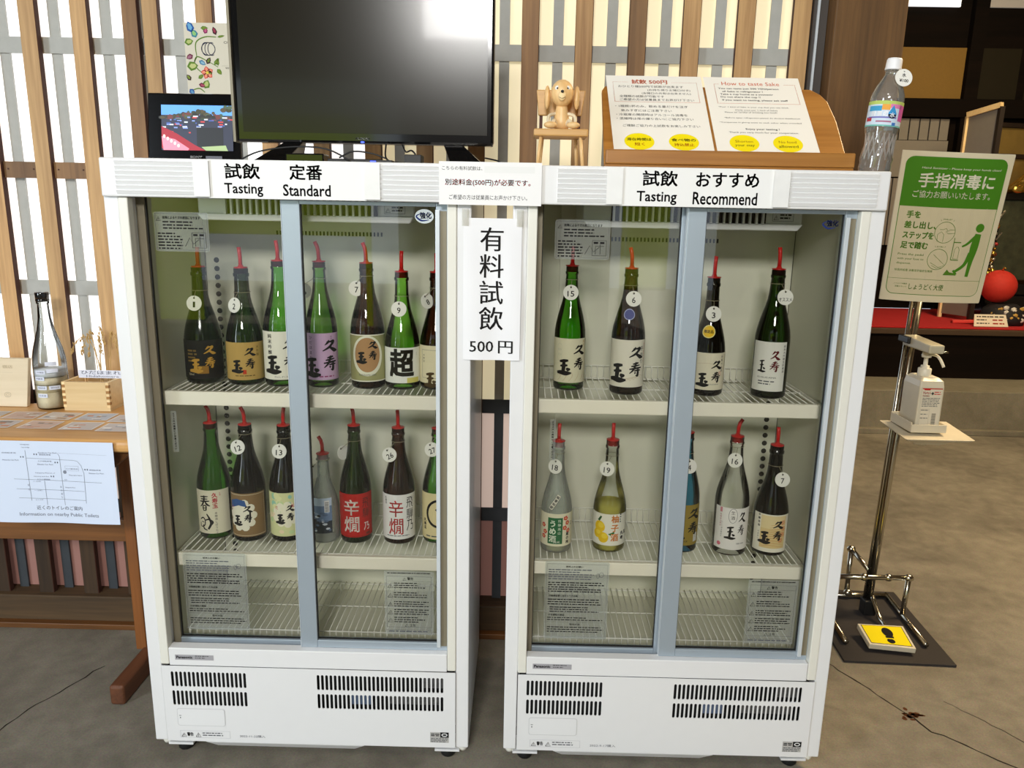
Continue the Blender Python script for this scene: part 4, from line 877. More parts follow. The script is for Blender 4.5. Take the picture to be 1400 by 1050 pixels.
bottle('6', 1.102, .155, U, .0385, .285, 't', BROWN, (.020, .129, IV, L_6), ('6', .004, .221, 0, 0), (-.005, .046), 'brown bottle with tall white label, small blue seal and tag 6', GU, rot=-.08, arc=1.4, extra=sticker_round(-.004, .186, .0125, ((170, 176, 214), (66, 74, 140))))
bottle('3', 1.290, .160, U, .0370, .268, 'w', BLACKG, (.016, .102, (228, 220, 196), L_3), ('3', -.002, .190, 0, 0), (.001, .047), 'black bottle with round yellow sticker, beige label and tag 3', GU, rot=-.1, extra=sticker_round(-.010, .150, .0145, ((236, 224, 150), (240, 196, 40)), '限定品'))
bottle('os', 1.430, .148, U, .0390, .290, 't', OLIVE, (.019, .132, (232, 230, 222), L_os), ('オススメ', .011, .232, 0, 0), (-.002, .048), 'dark olive bottle with narrow white label and Japanese word tag', GU, rot=-.42, arc=1.05)
UMEL = cloudy('plum_wine', (196, 190, 120), .55); YUZL = cloudy('yuzu_wine', (196, 188, 96), .7)
bottle('18', .950, .142, Lw, .0370, .270, 'w', FROST, (.020, .102, (230, 224, 196), L_ume), ('18', -.008, .216, 0, -.5), (.001, .042), 'frosted bottle with green plum wine label, red blossoms and tag 18', GD_, rot=0, extra=strip18, liquid=(UMEL, .03))
bottle('19', 1.079, .155, Lw, .0395, .272, 'w', CLEAR, (.020, .100, (238, 234, 220), L_yuzu), ('19', -.014, .209, 0, -.3), (0, .040), 'clear bottle of yellow yuzu liquor with citrus label and tag 19', GD_, rot=0, liquid=(YUZL, .118))
bottle('4', 1.257, .163, Lw, .0380, .292, 't', BLUEG, (.021, .124, (150, 128, 50), L_blue), ('4', .003, .217, 0, 0), (.0, .045), 'sky blue bottle with dull gold label and tag 4', GD_, rot=0)
bottle('16', 1.372, .153, Lw, .0400, .288, 't', CLEAR, (.018, .123, (238, 234, 230), L_16), ('16', -.009, .238, -.1, 0), (.009, .041), 'clear empty bottle with white label and tag 16', GD_, rot=-.05, arc=1.25)
bottle('7', 1.469, .158, Lw, .0410, .267, 'w', BLACKG, (.012, .107, (236, 230, 214), L_7), ('7', .010, .192, 0, 0), (-.001, .043), 'black wide bottle with sunset brown label and tag 7', GD_, rot=-.2, arc=1.15)

# ================================================================ SIGNS ON THE FRIDGES
p = P(); p.rect(.686, 1.3135, .890, 1.3965, (242, 241, 240)); p.txt('こちらの有料試飲は、', .692, 1.380, .772, 1.388, BK); p.rect(.776, 1.376, .876, 1.3885, (236, 236, 234), 2)
p.txt('別途料金(500円)が必要です。', .698, 1.3495, .868, 1.3635, (222, 46, 26), bold=.015); p.txt('ご希望の方は従業員にお声かけ下さい。', .706, 1.3235, .862, 1.333, BK)
tag(p.build('fee_notice', lambda u, v, h: (u, -.0185-h, v)), 'white paper notice with red Japanese line taped across both fridge headers', 'notice')
vn = thing('tasting_fee_sign', (.79, -.005, 1.14), 'tall narrow white paper sign reading 500円 hanging between the fridges', 'sign')
p = P(); p.rect(.734, .9955, .853, 1.288, (240, 240, 242)); 
for k, (ch, z) in enumerate((('有', 1.272), ('料', 1.218), ('試', 1.164), ('飲', 1.110))): p.vtxt(ch, .792, z, .052, .05, BK, bold=-.012, mincho=.0005)
p.txt('500', .748, 1.013, .797, 1.036, BK, bold=-.01, mincho=.0004); p.txt('円', .808, 1.010, .838, 1.037, BK, bold=-.01, mincho=.0005)
def wavy(u, v, h): return (u, -.0055-h-.002*sin((u-.734)*70+v*6)*min(1, max(0, (1.288-v)*12))-.0015*sin(v*30), v)
G_ = P(); nx, nz = 12, 24
G_.items.append(([(.734+.119*i/nx, .9955+.2925*j/nz) for j in range(nz+1) for i in range(nx+1)], [(j*(nx+1)+i, j*(nx+1)+i+1, (j+1)*(nx+1)+i+1, (j+1)*(nx+1)+i) for j in range(nz) for i in range(nx)], G_.ci((240, 240, 242)), 0))
p.items = p.items[1:]; G_.items += [(a, b, G_.ci(p.cols[c]), d+1) for a, b, c, d in p.items]
G_.build('paper_sheet', wavy, vn, sub=.006)
TAPE = thin_glass('clear_tape', (.86, .85, .80), (.7, .7, .65), rough_mix=.12)
for a in (.735, .846):
    p = P(); p.rect(a-.004, 1.272, a+.010, 1.306, TAPE); p.build('tape', front(-.009), vn)

# ================================================================ THINGS ON TOP OF THE FRIDGES
TOP = 1.3935
T = thing('television', (.51, .13, TOP), 'large black flat television standing on the left fridge', 'television')
g = G(); g.box(.238, .788, .115, .150, 1.437, 1.80); g.build('casing', BLACKP, T, bevel=.006)
SCR = pm('dark_screen', (24, 20, 9), .2, var=0, coat=.1, spec=.35)
g = G(); g.box(.254, .774, .1135, .1152, 1.458, 1.785); g.build('screen', SCR, T)
g = G(); g.box(.232, .2375, .1125, .15, 1.437, 1.80); g.build('side_trim', ALUD, T)
p = P(); p.txt('FUNAI', .494, 1.4455, .522, 1.4495, (226, 226, 226), bold=.03); p.build('logo', front(.1142), T)
g = G(); g.ball((.508, .1145, 1.4405), .0028, 10, 0, 1.5, .5, .7); g.build('power_light', pm('blue_led', (60, 80, 255), .5, emit=3), T)
for (a, b, c) in ((.292, .345, .36), (.765, .71, .70)):
    g = G(); g.hexa([(min(a, b)-.008, .06, TOP), (max(a, b)+.008, .06, TOP), (max(a, b)+.008, .20, TOP), (min(a, b)-.008, .20, TOP), (c-.02, .12, 1.44), (c+.02, .12, 1.44), (c+.02, .145, 1.44), (c-.02, .145, 1.44)]); g.build('stand_foot', BLACKP, T, bevel=.003)
T = thing('picture_viewer', (.10, .22, TOP), 'black digital photo frame showing a red bridge and river town', 'photo frame')
g = G(); g.hexa([(.002, .20, TOP+.001), (.215, .20, TOP+.001), (.215, .215, TOP+.001), (.002, .215, TOP+.001), (.006, .215, 1.547), (.211, .215, 1.547), (.211, .23, 1.547), (.006, .23, 1.547)]); g.build('bezel', BLACKP, T, bevel=.003)
g = G(); g.bar((.1, .225, 1.46), (.1, .28, TOP+.003), .05, .006); g.build('prop', BLACKM, T)
p = P(); W_, H_ = .162, .098
p.rect(0, 0, W_, H_, (36, 40, 60)); p.rect(0, H_*.78, W_, H_, (88, 150, 226), 1.2); r_ = random.Random(11)
for k in range(60):
    x_ = r_.uniform(0, W_*.97); p.disc(x_, H_*(.72+.28*(x_/W_)*r_.random()), r_.uniform(.004, .009), r_.uniform(.003, .006), r_.choice(((28, 30, 24), (48, 50, 28), (70, 60, 34), (96, 44, 40), (60, 80, 60))), 1.4+.005*k, 7)
for k in range(70): x_ = r_.uniform(.0, W_*.95); z_ = r_.uniform(H_*.36, H_*.74); p.rect(x_, z_, x_+r_.uniform(.003, .012), z_+.0028, r_.choice(((60, 84, 150), (120, 140, 200), (30, 34, 56), (190, 60, 60), (200, 206, 220), (44, 60, 40))), 1.8+.004*k)
p.poly([(0, .004), (0, .052), (.035, .036), (.075, .012), (.10, 0), (.02, 0)], (150, 20, 40), 2.3); p.poly([(.004, .0), (.0, .030), (.030, .024), (.062, .004), (.06, 0)], (236, 130, 150), 2.5)
for k in range(5): p.disc(.006+.008*k, .030-.005*k, .003, .004, (250, 214, 200), 2.8, 8)
p.rect(.08, .008, .14, .05, (14, 16, 22), 2.1); p.poly([(.10, 0), (.15, .0), (.145, .012), (.09, .008)], (150, 170, 120), 2.4)
def lit(name, base):
    return pm(name, base, .4, emit=.6)
p.cols = [c if isinstance(c, bpy.types.Material) else lit('lit_%02x%02x%02x' % c, c) for c in p.cols]
p.build('picture', quadmap((.036, .1998, 1.423), (.198, .1998, 1.423), (.038, .2085, 1.521), (.198, .2085, 1.521), W_, H_), T)
p = P(); p.txt('SONY', .10, 1.4065, .127, 1.4115, (226, 226, 226), bold=.04); p.rect(.135, 1.405, .172, 1.4115, (110, 112, 120)); p.build('logo', front(.1985), T)

g = G(); g.box(.36, .44, .05, .10, TOP, TOP+.018); tag(g.build('adapter_box', BLACKP, bevel=.003), 'small black adapter box on fridge top under television left foot', 'box')
g = G(); g.box(.45, .56, .04, .09, TOP, TOP+.008); tag(g.build('cable_box', BLACKM, bevel=.002), 'flat black cable box lying under middle of television', 'box')
g = G(); g.box(.53, .585, .03, .06, TOP, TOP+.006); g.box(.54, .552, .0285, .03, TOP+.002, TOP+.004, 1); tag(g.build('usb_hub', [BLACKM, pm('blue_led', (60, 80, 255), .5)], bevel=.001), 'slim black hub with blue lights under television', 'hub')
g = G(); g.box(.61, .645, .03, .07, TOP, TOP+.018); tag(g.build('plug_block', BLACKM, bevel=.002), 'black plug block beside the fee notice', 'plug')
for k, (pts, lb) in enumerate((([(.27, .045, TOP+.003), (.31, .045, TOP+.02), (.38, .045, TOP+.030), (.45, .035, TOP+.026), (.5, .03, TOP+.003)], 'thin black cable looping under left half of television'),
      ([(.595, .105, 1.436), (.605, .085, 1.42), (.62, .06, TOP+.028), (.63, .05, TOP+.02)], 'black cable hanging behind television to the plug block'),
      ([(.560, .105, 1.436), (.562, .085, 1.41), (.575, .075, TOP+.006), (.605, .075, TOP+.003)], 'second black cable dropping beside the hub'),
      ([(.77, .13, TOP+.02), (.80, .10, TOP+.012), (.80, .08, TOP+.003), (.79, .06, TOP+.003)], 'black cable curling at television right foot'),
      ([(.47, .06, TOP+.011), (.50, .06, TOP+.024), (.54, .06, TOP+.020), (.57, .06, TOP+.010)], 'short black cable arching over the cable box'))):
    g = G(); g.tube(smoothline(pts, 4), .0018, 6); tag(g.build('cable', BLACKM), lb, 'cable')

# toy dog on its little chair
T = thing('toy_chair', (.932, .15, TOP), 'miniature wooden chair with plank back on the fridge top', 'toy chair')
g = G(); g.box(.873, .988, .10, .185, 1.459, 1.474); g.build('seat', W_DOGB, T, bevel=.003)
for (a, b, c, d) in ((.889, .112, .882, .104), (.972, .112, .979, .104), (.893, .172, .888, .18), (.966, .172, .971, .18)):
    g = G(); g.tube([(a, b, 1.462), (c, d, TOP)], .0038, 10); g.build('leg', W_DOG, T)
g = G(); g.hexa([(.883, .172, 1.508), (.977, .172, 1.508), (.977, .182, 1.508), (.883, .182, 1.508), (.878, .178, 1.562), (.985, .178, 1.562), (.985, .188, 1.562), (.878, .188, 1.562)]); g.build('backrest', W_DOGB, T, bevel=.002)
for a in (.889, .972):
    g = G(); g.bar((a, .178, 1.474), (a, .18, 1.51), .007, .007); g.build('back_post', W_SIDE, T)
T = thing('wooden_dog', (.932, .14, 1.4745), 'wooden toy dog with long ears sitting on the miniature chair', 'toy dog')
g = G(); g.lathe([(.012, 0), (.017, .006), (.018, .016), (.0155, .03), (.0125, .044), (.0115, .052)], (.932, .142, 1.4745), 20); g.build('body', W_DOG, T)
hc = (.932, .135, 1.549)
g = G(); g.ball(hc, .0245, 22, 0, 1, 1, 1.12); g.build('head', W_DOG, T)
g = G(); g.ball((.931, .1125, 1.5415), .009, 14, 0, .95, .5, 1.15); g.build('muzzle', W_PALE, T)
g = G(); g.ball((.931, .1065, 1.549), .0032, 10, 0, 1.1, .6, .9); g.build('nose', BLACKM, T)
for s_ in (-1, 1):
    g = G(); g.ball((.9315+s_*.0105, .1165, 1.5565), .0055, 12, 0, 1, .45, 1); ey = g.build('eye', pm('eye_white', (240, 238, 230), .3), T)
    g = G(); g.ball((.9315+s_*.0105, .1142, 1.556), .0022, 8, 0, 1, .5, 1); g.build('pupil', BLACKM, ey)
    g = G(); g.ball((.932+s_*.0315, .138, 1.5405), .011, 14, 0, .6, .85, 2.2); g.build('ear', W_DOG, T)
    g = G(); g.tube(smoothline([(.932+s_*.012, .138, 1.508), (.932+s_*.026, .128, 1.503), (.932+s_*.0285, .118, 1.490), (.932+s_*.022, .112, 1.481)], 5), .0036, 8, rs=None); g.build('arm', pm('cream_limb', (226, 210, 178), .5), T)
    g = G(); g.tube(smoothline([(.932+s_*.008, .136, 1.480), (.932+s_*.016, .122, 1.492), (.932+s_*.021, .110, 1.482)], 5), .0045, 8); g.build('leg', pm('cream_limb', (226, 210, 178), .5), T)
    g = G(); g.ball((.932+s_*.024, .106, 1.4745+.0072), .0125, 14, 0, 1.15, .9, .57); g.build('paw', W_DOG, T)
p = P(); p.stroke([(.9245, 1.5385, .0007), (.927, 1.5365, .0007), (.931, 1.5355, .0007), (.9355, 1.537, .0007), (.9375, 1.5395, .0007)], (90, 50, 20), 1); p.build('mouth', lambda u, v, h: (u, .1074+abs(u-.931)*.25-h, v), T)

# leaning sign board with two sheets
T = thing('sign_stand', (1.3, .2, TOP), 'brown wooden leaning sign stand on the right fridge', 'sign stand')
g = G(); g.box(1.028, 1.566, .135, .165, TOP, 1.407); g.box(1.030, 1.566, .132, .148, 1.407, 1.4375); g.build('ledge', W_STAND, T, bevel=.003)
BN = Vector((0, -.17, .20)).normalized()
def brd(x, t, h=0):   # t along the slope from the ledge; h outward
    return Vector((x, .152, 1.4076))+Vector((0, .170, .205)).normalized()*t+Vector((0, -.205, .170)).normalized()*(h)+Vector((0, .0, 0))
out = [(1.029, 0), (1.563, 0), (1.558, .14), (1.548, .20), (1.535, .222), (1.515, .238), (1.055, .243), (1.038, .238), (1.031, .225)]
g = G(); n_ = len(out); g.add([brd(a, t, 0) for a, t in out]+[brd(a, t, -.012) for a, t in out], [tuple(range(n_)), tuple(range(2*n_-1, n_-1, -1))]+[(i, i+n_, (i+1) % n_+n_, (i+1) % n_) for i in range(n_)]); g.build('board', W_STAND, T, bevel=.002)
for a in (1.12, 1.46):
    g = G(); g.bar((a, .30, 1.575), (a, .37, TOP+.004), .03, .01); g.build('prop', W_STAND, T)
YL = (242, 224, 10)
def sheet(x0, x1, xt0, xt1, Hs, fill, label):
    p = P(); W_ = .22; p.rect(0, 0, W_, Hs, (240, 238, 230)); fill(p, W_, Hs)
    f = lambda u, v, h: tuple(brd(x0+(x1-x0)*u/W_+((xt0-x0)*(1-u/W_)+(xt1-x1)*u/W_)*v/Hs, .036+v*.236/Hs, .0012+h))
    return tag(p.build('information_sheet', f), label, 'sheet')
def jp(p, W_, H_):
    O = (214, 96, 40); k = H_/.265
    p.txt('試飲 500円', .058, H_-.030, .140, H_-.014, O, bold=.02)
    for q in ((.014, H_-.024, .052, H_-.023), (.150, H_-.024, .208, H_-.023), (.014, H_-.096, .208, H_-.095)): p.rect(*q, O)
    p.rect(.014, H_-.096, .015, H_-.023, O); p.rect(.207, H_-.096, .208, H_-.023, O)
    for (t_, a, b, z) in (('おひとり様500円で試飲が出来ます', .026, .175, .044), ('(お持ち帰りお猪口付き)', .092, .190, .057), ('(お猪口の共有は出来ません)', .078, .190, .069), ('全種類の試飲が可能です', .026, .128, .080), ('ご希望の方は従業員までお声がけ下さい', .026, .195, .092),
        ('・1種類1杯のみ、飲める量だけを注ぎ', .014, .178, .116), ('飲みすぎにはご注意下さい', .026, .140, .131), ('・冷蔵庫の開閉時はアルコール消毒を', .014, .174, .146), ('・混雑時は席の譲り合いにご協力下さい', .014, .186, .160), ('ご理解ご協力の上試飲をお楽しみ下さい', .026, .198, .184)):
        p.txt(t_, a, H_-z, b, H_-z+.0085, BK)
    for (cx, a, b) in ((.058, '滞在時間は', '短く'), (.156, '食べ物の', '持込禁止')):
        p.disc(cx, .034, .033, .028, YL, 1.5, 32); p.txt(a, cx-.027, .036, cx+.027, .046, BK, 2.5, .015); w_ = .009*len(b)/1.6; p.txt(b, cx-.010*len(b)*.55, .020, cx+.010*len(b)*.55, .030, (190, 60, 20), 2.5, .01)
def en(p, W_, H_):
    O = (206, 96, 50)
    p.txt('How to taste Sake', .040, H_-.030, .172, H_-.017, O, bold=-.002)
    for q in ((.022, H_-.026, .034, H_-.025), (.182, H_-.026, .208, H_-.025), (.022, H_-.096, .208, H_-.095)): p.rect(*q, O)
    p.rect(.022, H_-.096, .023, H_-.025, O); p.rect(.207, H_-.096, .208, H_-.025, O)
    for (t_, a, b, z) in (('You can taste just 500 YEN/person', .030, .168, .046), ('all Sake in refrigerator !', .038, .130, .057), ('Take a cup home as a souvenir', .032, .152, .067), ('Do not share the cup !!', .032, .122, .077), ('If you want to tasting, please ask staff', .034, .182, .088)):
        p.txt(t_, a, H_-z, b, H_-z+.0072, BK, bold=.012)
    for (t_, a, b, z) in (('*Pour 1 kind of Sake in your cup that you can drink.', .022, .180, .112), ('(Only once per 1 kind of Sake)', .058, .152, .1225), ('Please be careful of drinking too much', .034, .150, .131), ('*Before open refrigerator,please do alcohol disinfection', .030, .198, .150), ('*Cooperate in giving seats to each other when crowded', .018, .198, .166)):
        p.txt(t_, a, H_-z, b, H_-z+.0055, BK)
    p.rect(.058, H_-.1245, .152, H_-.1238, BK)
    p.txt('Enjoy your tasting !', .072, H_-.190, .146, H_-.1825, BK, bold=.012); p.txt('Thank you very much for your cooperation.', .034, H_-.201, .186, H_-.1945, BK)
    for (cx, a, b, c2) in ((.062, 'Shorten', 'your stay', (150, 110, 20)), (.156, 'No food', 'allowed', (150, 110, 20))):
        p.disc(cx, .034, .032, .028, YL, 1.5, 32); p.txt(a, cx-.019, .036, cx+.019, .044, c2, 2.5); p.txt(b, cx-.021, .021, cx+.021, .030, (60, 50, 20), 2.5)
sheet(1.052, 1.274, 1.041, 1.263, .268, jp, 'left white sheet with Japanese tasting rules and two yellow circles, on the wooden stand')
sheet(1.280, 1.506, 1.268, 1.490, .268, en, 'right white sheet headed How to taste Sake, on the wooden stand')

# water bottle with price tag, leaning slightly
T = thing('water_bottle', (1.600, .11, TOP), 'clear plastic water bottle with white cap and 100 yen tag at the fridge right corner', 'water bottle')
cx, cy = 1.601, .11
g = G(); g.lathe([(.022, 0), (.030, .003), (.0325, .012), (.031, .022), (.033, .030), (.0315, .040), (.0285, .060), (.030, .078), (.033, .090), (.0325, .094), (.0325, .145), (.033, .149), (.0315, .160), (.026, .175), (.018, .190), (.0135, .199), (.0135, .205), (.0155, .206), (.0155, .208)], (cx, cy, TOP), 28); g.build('plastic_body', PET, T)
g = G(); r_ = random.Random(6)
for k in range(9):
    a = -pi/2+(k-4)*.36; g.bar((cx+.031*cos(a-.2), cy+.031*sin(a-.2), TOP+.028), (cx+.0295*cos(a+.22), cy+.0295*sin(a+.22), TOP+.082), .0022, .0022)
    g.bar((cx+.031*cos(a+.2), cy+.031*sin(a+.2), TOP+.028), (cx+.0295*cos(a-.22), cy+.0295*sin(a-.22), TOP+.082), .0022, .0022)
g.build('moulded_ribs', pm('glinting_pet', (214, 210, 204), .08, metal=.6), T)
g = G(); g.lathe([(.0155, .2085), (.0162, .211), (.0155, .213), (.0150, .228), (.0135, .231), (.001, .2312)], (cx, cy, TOP), 28); g.build('cap', pm('white_cap', (244, 244, 246), .4), T)
p = P(); W_ = .19; p.rect(-W_/2, 0, W_/2, .050, (206, 222, 238)); p.rect(-W_/2, .043, W_/2, .050, (186, 206, 110), 1.5); p.rect(-W_/2, 0, W_/2, .003, (120, 190, 180), 1.5)
for (a, b, c, d, col) in ((-.04, .030, -.012, .040, (70, 160, 206)), (-.012, .032, .004, .043, (236, 170, 80)), (.024, .012, .05, .043, (206, 90, 160)), (.004, .036, .03, .044, (226, 130, 180)), (-.045, .010, -.030, .018, (190, 60, 70)), (-.04, .016, .02, .019, (120, 120, 190)), (.012, .002, .02, .008, (70, 120, 190)), (-.02, .008, .01, .011, (170, 110, 140))): p.rect(a, b, c, d, col, 1.8)
for i, ch in enumerate('飛騨の'): p.txt(ch, -.032+i*.012, .019, -.022+i*.012, .030, (236, 240, 246), 2.4, .05)
p.poly([(.010+.0085*cos(t_), .024+.0085*sin(t_)) for t_ in [pi*(-1.0+k/9) for k in range(10)]]+[(.0185, .026), (.010, .042), (.0015, .026)], (60, 150, 210), 2.6); p.poly([(.010+.0085*cos(t_), .024+.0085*sin(t_)) for t_ in [pi*(-1.0+k/9) for k in range(10)]], (30, 34, 60), 2.9); p.txt('水', .005, .018, .015, .028, (230, 236, 244), 3.2, .03)
p.items = [([(max(-.0505, min(.0505, a)) if abs(a) < .09 else a, b) for a, b in vs_], fs, ci, ly) for vs_, fs, ci, ly in p.items]
p.build('wrap_label', wrap(cx, cy, TOP+.094, .0332, -.25), T, sub=.006)
p = P(); p.disc(0, 0, .0175, .0175, (242, 240, 232)); p.txt('水', -.004, .001, .004, .009, BK, bold=.02); p.rect(-.0015, .0115, .0015, .013, BK, 2); p.txt('¥100', -.0085, -.009, .0095, -.0025, BK, bold=.02)
p.build('price_tag', lambda u, v, h: (1.615+u, .085-h+v*.25, 1.585+v), T)
g = G(); g.lathe([(.0175, 0), (.0175, .001)], (0, 0, 0), 24); g.v = [(1.615+a, .0853+b*.25+c, 1.585+b) for a, b, c in g.v]; g.build('tag_disc', TAGW, T)
T.rotation_euler = (0, .075, 0); T.location.x -= .004
# slats cards: flower poster on the lattice
p = P(); W_, H_ = .135, .185; p.rect(0, 0, W_, H_, (214, 208, 190)); OL = (120, 140, 60); GN = (96, 130, 50)
p.stroke([(.005, .012, .002), (.03, .02, .003), (.045, .01, .002)], GN); p.stroke([(.03, .10, .002), (.03, .135, .003), (.055, .150, .003), (.085, .150, .002)], GN); p.stroke([(.02, .075, .002), (.03, .10, .003), (.06, .088, .002), (.085, .075, .002)], GN); p.stroke([(.03, .1, .002), (.022, .08, .003), (.04, .060, .002)], GN)
def leaf(x_, y_, a, L_, w_, c1, c2):
    ca, sa = cos(a), sin(a); q = [(0, 0), (L_*.3, w_), (L_*.7, w_*.8), (L_, 0), (L_*.7, -w_*.8), (L_*.3, -w_)]
    p.poly([(x_+u*ca-v*sa, y_+u*sa+v*ca) for u, v in q], c1, 2.4); q = [(L_*.2, 0), (L_*.4, w_*.55), (L_*.75, w_*.4), (L_*.85, 0), (L_*.7, -w_*.4), (L_*.4, -w_*.55)]; p.poly([(x_+u*ca-v*sa, y_+u*sa+v*ca) for u, v in q], c2, 2.8)
for a_ in ((.022, .16, 1.9, .03, .010, (40, 90, 160), (110, 170, 210)), (.032, .148, 2.0, .022, .009, (60, 130, 150), (140, 190, 120)), (.045, .172, .0, .02, .005, GN, OL), (.055, .158, 1.2, .016, .006, (130, 40, 90), (190, 90, 130)), (.085, .155, 1.9, .022, .006, (60, 26, 40), (150, 60, 80)), (.088, .15, .2, .02, .003, GN, OL),
           (.0, .135, .2, .024, .009, GN, (180, 190, 120)), (.02, .104, 3.6, .02, .007, (110, 50, 70), (160, 110, 130)), (.002, .075, .1, .03, .012, GN, (190, 196, 130)), (.035, .09, -.5, .02, .006, (60, 120, 160), (140, 180, 200)), (.055, .082, 1.0, .02, .006, (60, 26, 40), (110, 130, 60)), (.075, .08, .9, .022, .005, GN, OL), (.085, .078, 1.6, .02, .004, GN, OL), (.082, .07, -.9, .018, .006, GN, OL), (.06, .07, -1.3, .018, .006, (40, 60, 30), OL),
           (.01, .04, 2.2, .018, .006, (60, 30, 40), OL), (.03, .045, .6, .018, .005, GN, OL), (.03, .03, -.2, .02, .006, (110, 40, 70), (170, 80, 100)), (.005, .018, -.9, .018, .007, (40, 80, 150), (100, 150, 190)), (.045, .02, 1.1, .024, .010, GN, (180, 190, 120))): leaf(*a_)
for k in range(5): leaf(.055, .060, .5+k*1.256, .017, .007, (206, 70, 70), (236, 150, 120))
p.disc(.055, .060, .004, .004, (220, 200, 80), 3.2, 10)
for k in range(3): p.ring(.055+.008*k, .120, .010, .016, .0018, (40, 44, 70), 2.5, 60, 300)
p.ring(.062, .12, .018, .016, .002, (40, 44, 70), 2.5); p.txt('Ch', .104, .134, .116, .140, BK); p.rect(.095, .078, .12, .0785, GY); p.txt('What', .104, .070, .122, .075, BK)
tag(p.build('flower_poster', quadmap((-.062, .596, 1.592), (.075, .596, 1.592), (-.063, .596, 1.777), (.074, .596, 1.777), W_, H_)), 'cream poster with painted vine and flowers behind television and photo frame', 'poster')

# ================================================================ LEFT TABLE AND ITS THINGS
ZT = .733
T = thing('side_table', (-.55, .38, 0), 'oiled wooden table with splayed feet at the left edge', 'table')
g = G(); g.box(-1.25, -.105, .205, .55, ZT-.034, ZT); g.build('tabletop', W_TABLE, T, bevel=.012, seg=3)
g = G(); g.hexa([(-1.2, .245, ZT-.075), (-.19, .245, ZT-.10), (-.19, .265, ZT-.10), (-1.2, .265, ZT-.075), (-1.2, .245, ZT-.0345), (-.112, .245, ZT-.0345), (-.112, .265, ZT-.0345), (-1.2, .265, ZT-.0345)]); g.build('apron', W_TABLED, T, bevel=.002)
g = G(); g.box(-1.2, -.228, .41, .43, .368, .434); g.build('stretcher', W_TABLED, T, bevel=.002)
for x_ in (-.235, -1.21):
    g = G(); g.box(x_, x_+.030, .375, .435, .05, ZT-.0345); g.build('leg', W_TABLEV, T, bevel=.003)
    g = G(); g.box(x_+.018 if x_ > -1 else x_, x_+.058 if x_ > -1 else x_+.04, .19, .55, .0, .058); g.build('foot', W_FOOT, T, bevel=.008, seg=3)
p = P(); W_, H_ = .34, .215; LG = (150, 158, 176)
p.rect(0, 0, W_, H_, (212, 222, 240))
ox = W_-.268; k = .268/150; PX = lambda a: ox+a*k; PZ = lambda b: H_-(b-599)*.215/117*1.0
def ln(*pts, t=.0008): p.line([(PX(a), PZ(b)) for a, b in pts], t, (110, 116, 130), 2)
ln((27, 612), (28, 684)); ln((27, 623), (93, 625), (98, 626), (103, 632), (106, 643), (105, 686)); ln((72, 616), (74, 620), (74, 690)); ln((7, 653), (130, 656)); ln((9, 667), (104, 669)); ln((11, 680), (105, 682)); ln((49, 655), (49, 690)); ln((72, 615), (140, 617), t=.0003)
p.disc(PX(79), PZ(642), .0045, .0045, (130, 136, 150)); p.frame(PX(80), PZ(640), PX(99), PZ(633), .0004, (130, 136, 150)); p.ring(PX(79), PZ(653), .003, .0015, .0005, (110, 116, 130))
def ppl(a, b):
    for d in (0, 3.4): p.disc(PX(a+d), PZ(b)+.0008, .0013, .0022, (60, 64, 80), 2, 8)
for a, b in ((39, 618), (67, 629), (59, 649), (108, 638), (20, 622)): ppl(a, b)
for i, (t_, a0, a1, b) in enumerate((('駅西駐車場', 46, 62, 619), ('えび坂駐車場', 43, 62, 628), ('Ebisaka Car Park', 42, 64, 632.5), ('神明駐車場', 114, 130, 639), ('Shinmei Car Park', 113, 134, 643.5), ('Takayama Museum of', 37, 65, 645), ('History and Art', 35, 56, 650), ('まちの博物館', 39, 57, 654), ('You are here', 84, 103, 647), ('二之町', 33, 44, 657), ('一之町', 33, 44, 670), ('上三之町', 33, 44, 683.5), ('Miyagawa River', 77, 92, 665), ('花岡駐車場', -6, 14, 617), ('Hanaoka Car Park', -6, 17, 627), ('市役所', 21, 34, 605), ('Yayoi bridge', 22, 34, 609), ('三川屋本店', 81, 98, 638), ('Karakusa Car Park', 45, 71, 616))):
    p.txt(t_, PX(a0), PZ(b), PX(a1), PZ(b)+.0033 if b != 619 else PZ(b)+.004, (110, 114, 130))
for i, ch in enumerate('安川通り'): p.txt(ch, PX(70), PZ(665+i*5), PX(72), PZ(662+i*5), (110, 114, 130))
for i, ch in enumerate('宮川'): p.txt(ch, PX(25), PZ(663+i*6.5), PX(27), PZ(660+i*6.5), (110, 114, 130))
p.txt('近くのトイレのご案内', PX(33.5), PZ(697), PX(98), PZ(691), (84, 88, 100)); p.txt('Information on nearby Public Toilets', PX(9), PZ(707.5), PX(121), PZ(701), (110, 114, 128))
base = P(); nx = 16; base.items.append(([(W_*i/nx, H_*j/4) for j in range(5) for i in range(nx+1)], [(j*(nx+1)+i, j*(nx+1)+i+1, (j+1)*(nx+1)+i+1, (j+1)*(nx+1)+i) for j in range(4) for i in range(nx)], base.ci((212, 222, 240)), 0))
base.items += [(a, b, base.ci(p.cols[c]), d) for a, b, c, d in p.items[1:]]
tag(base.build('map_poster', lambda u, v, h: (-.484+u, .198-h-.0025*sin(u*26)*(1-v/H_), .514+v), sub=.02), 'pale blue map sheet of nearby public toilets hanging from the table front', 'map')

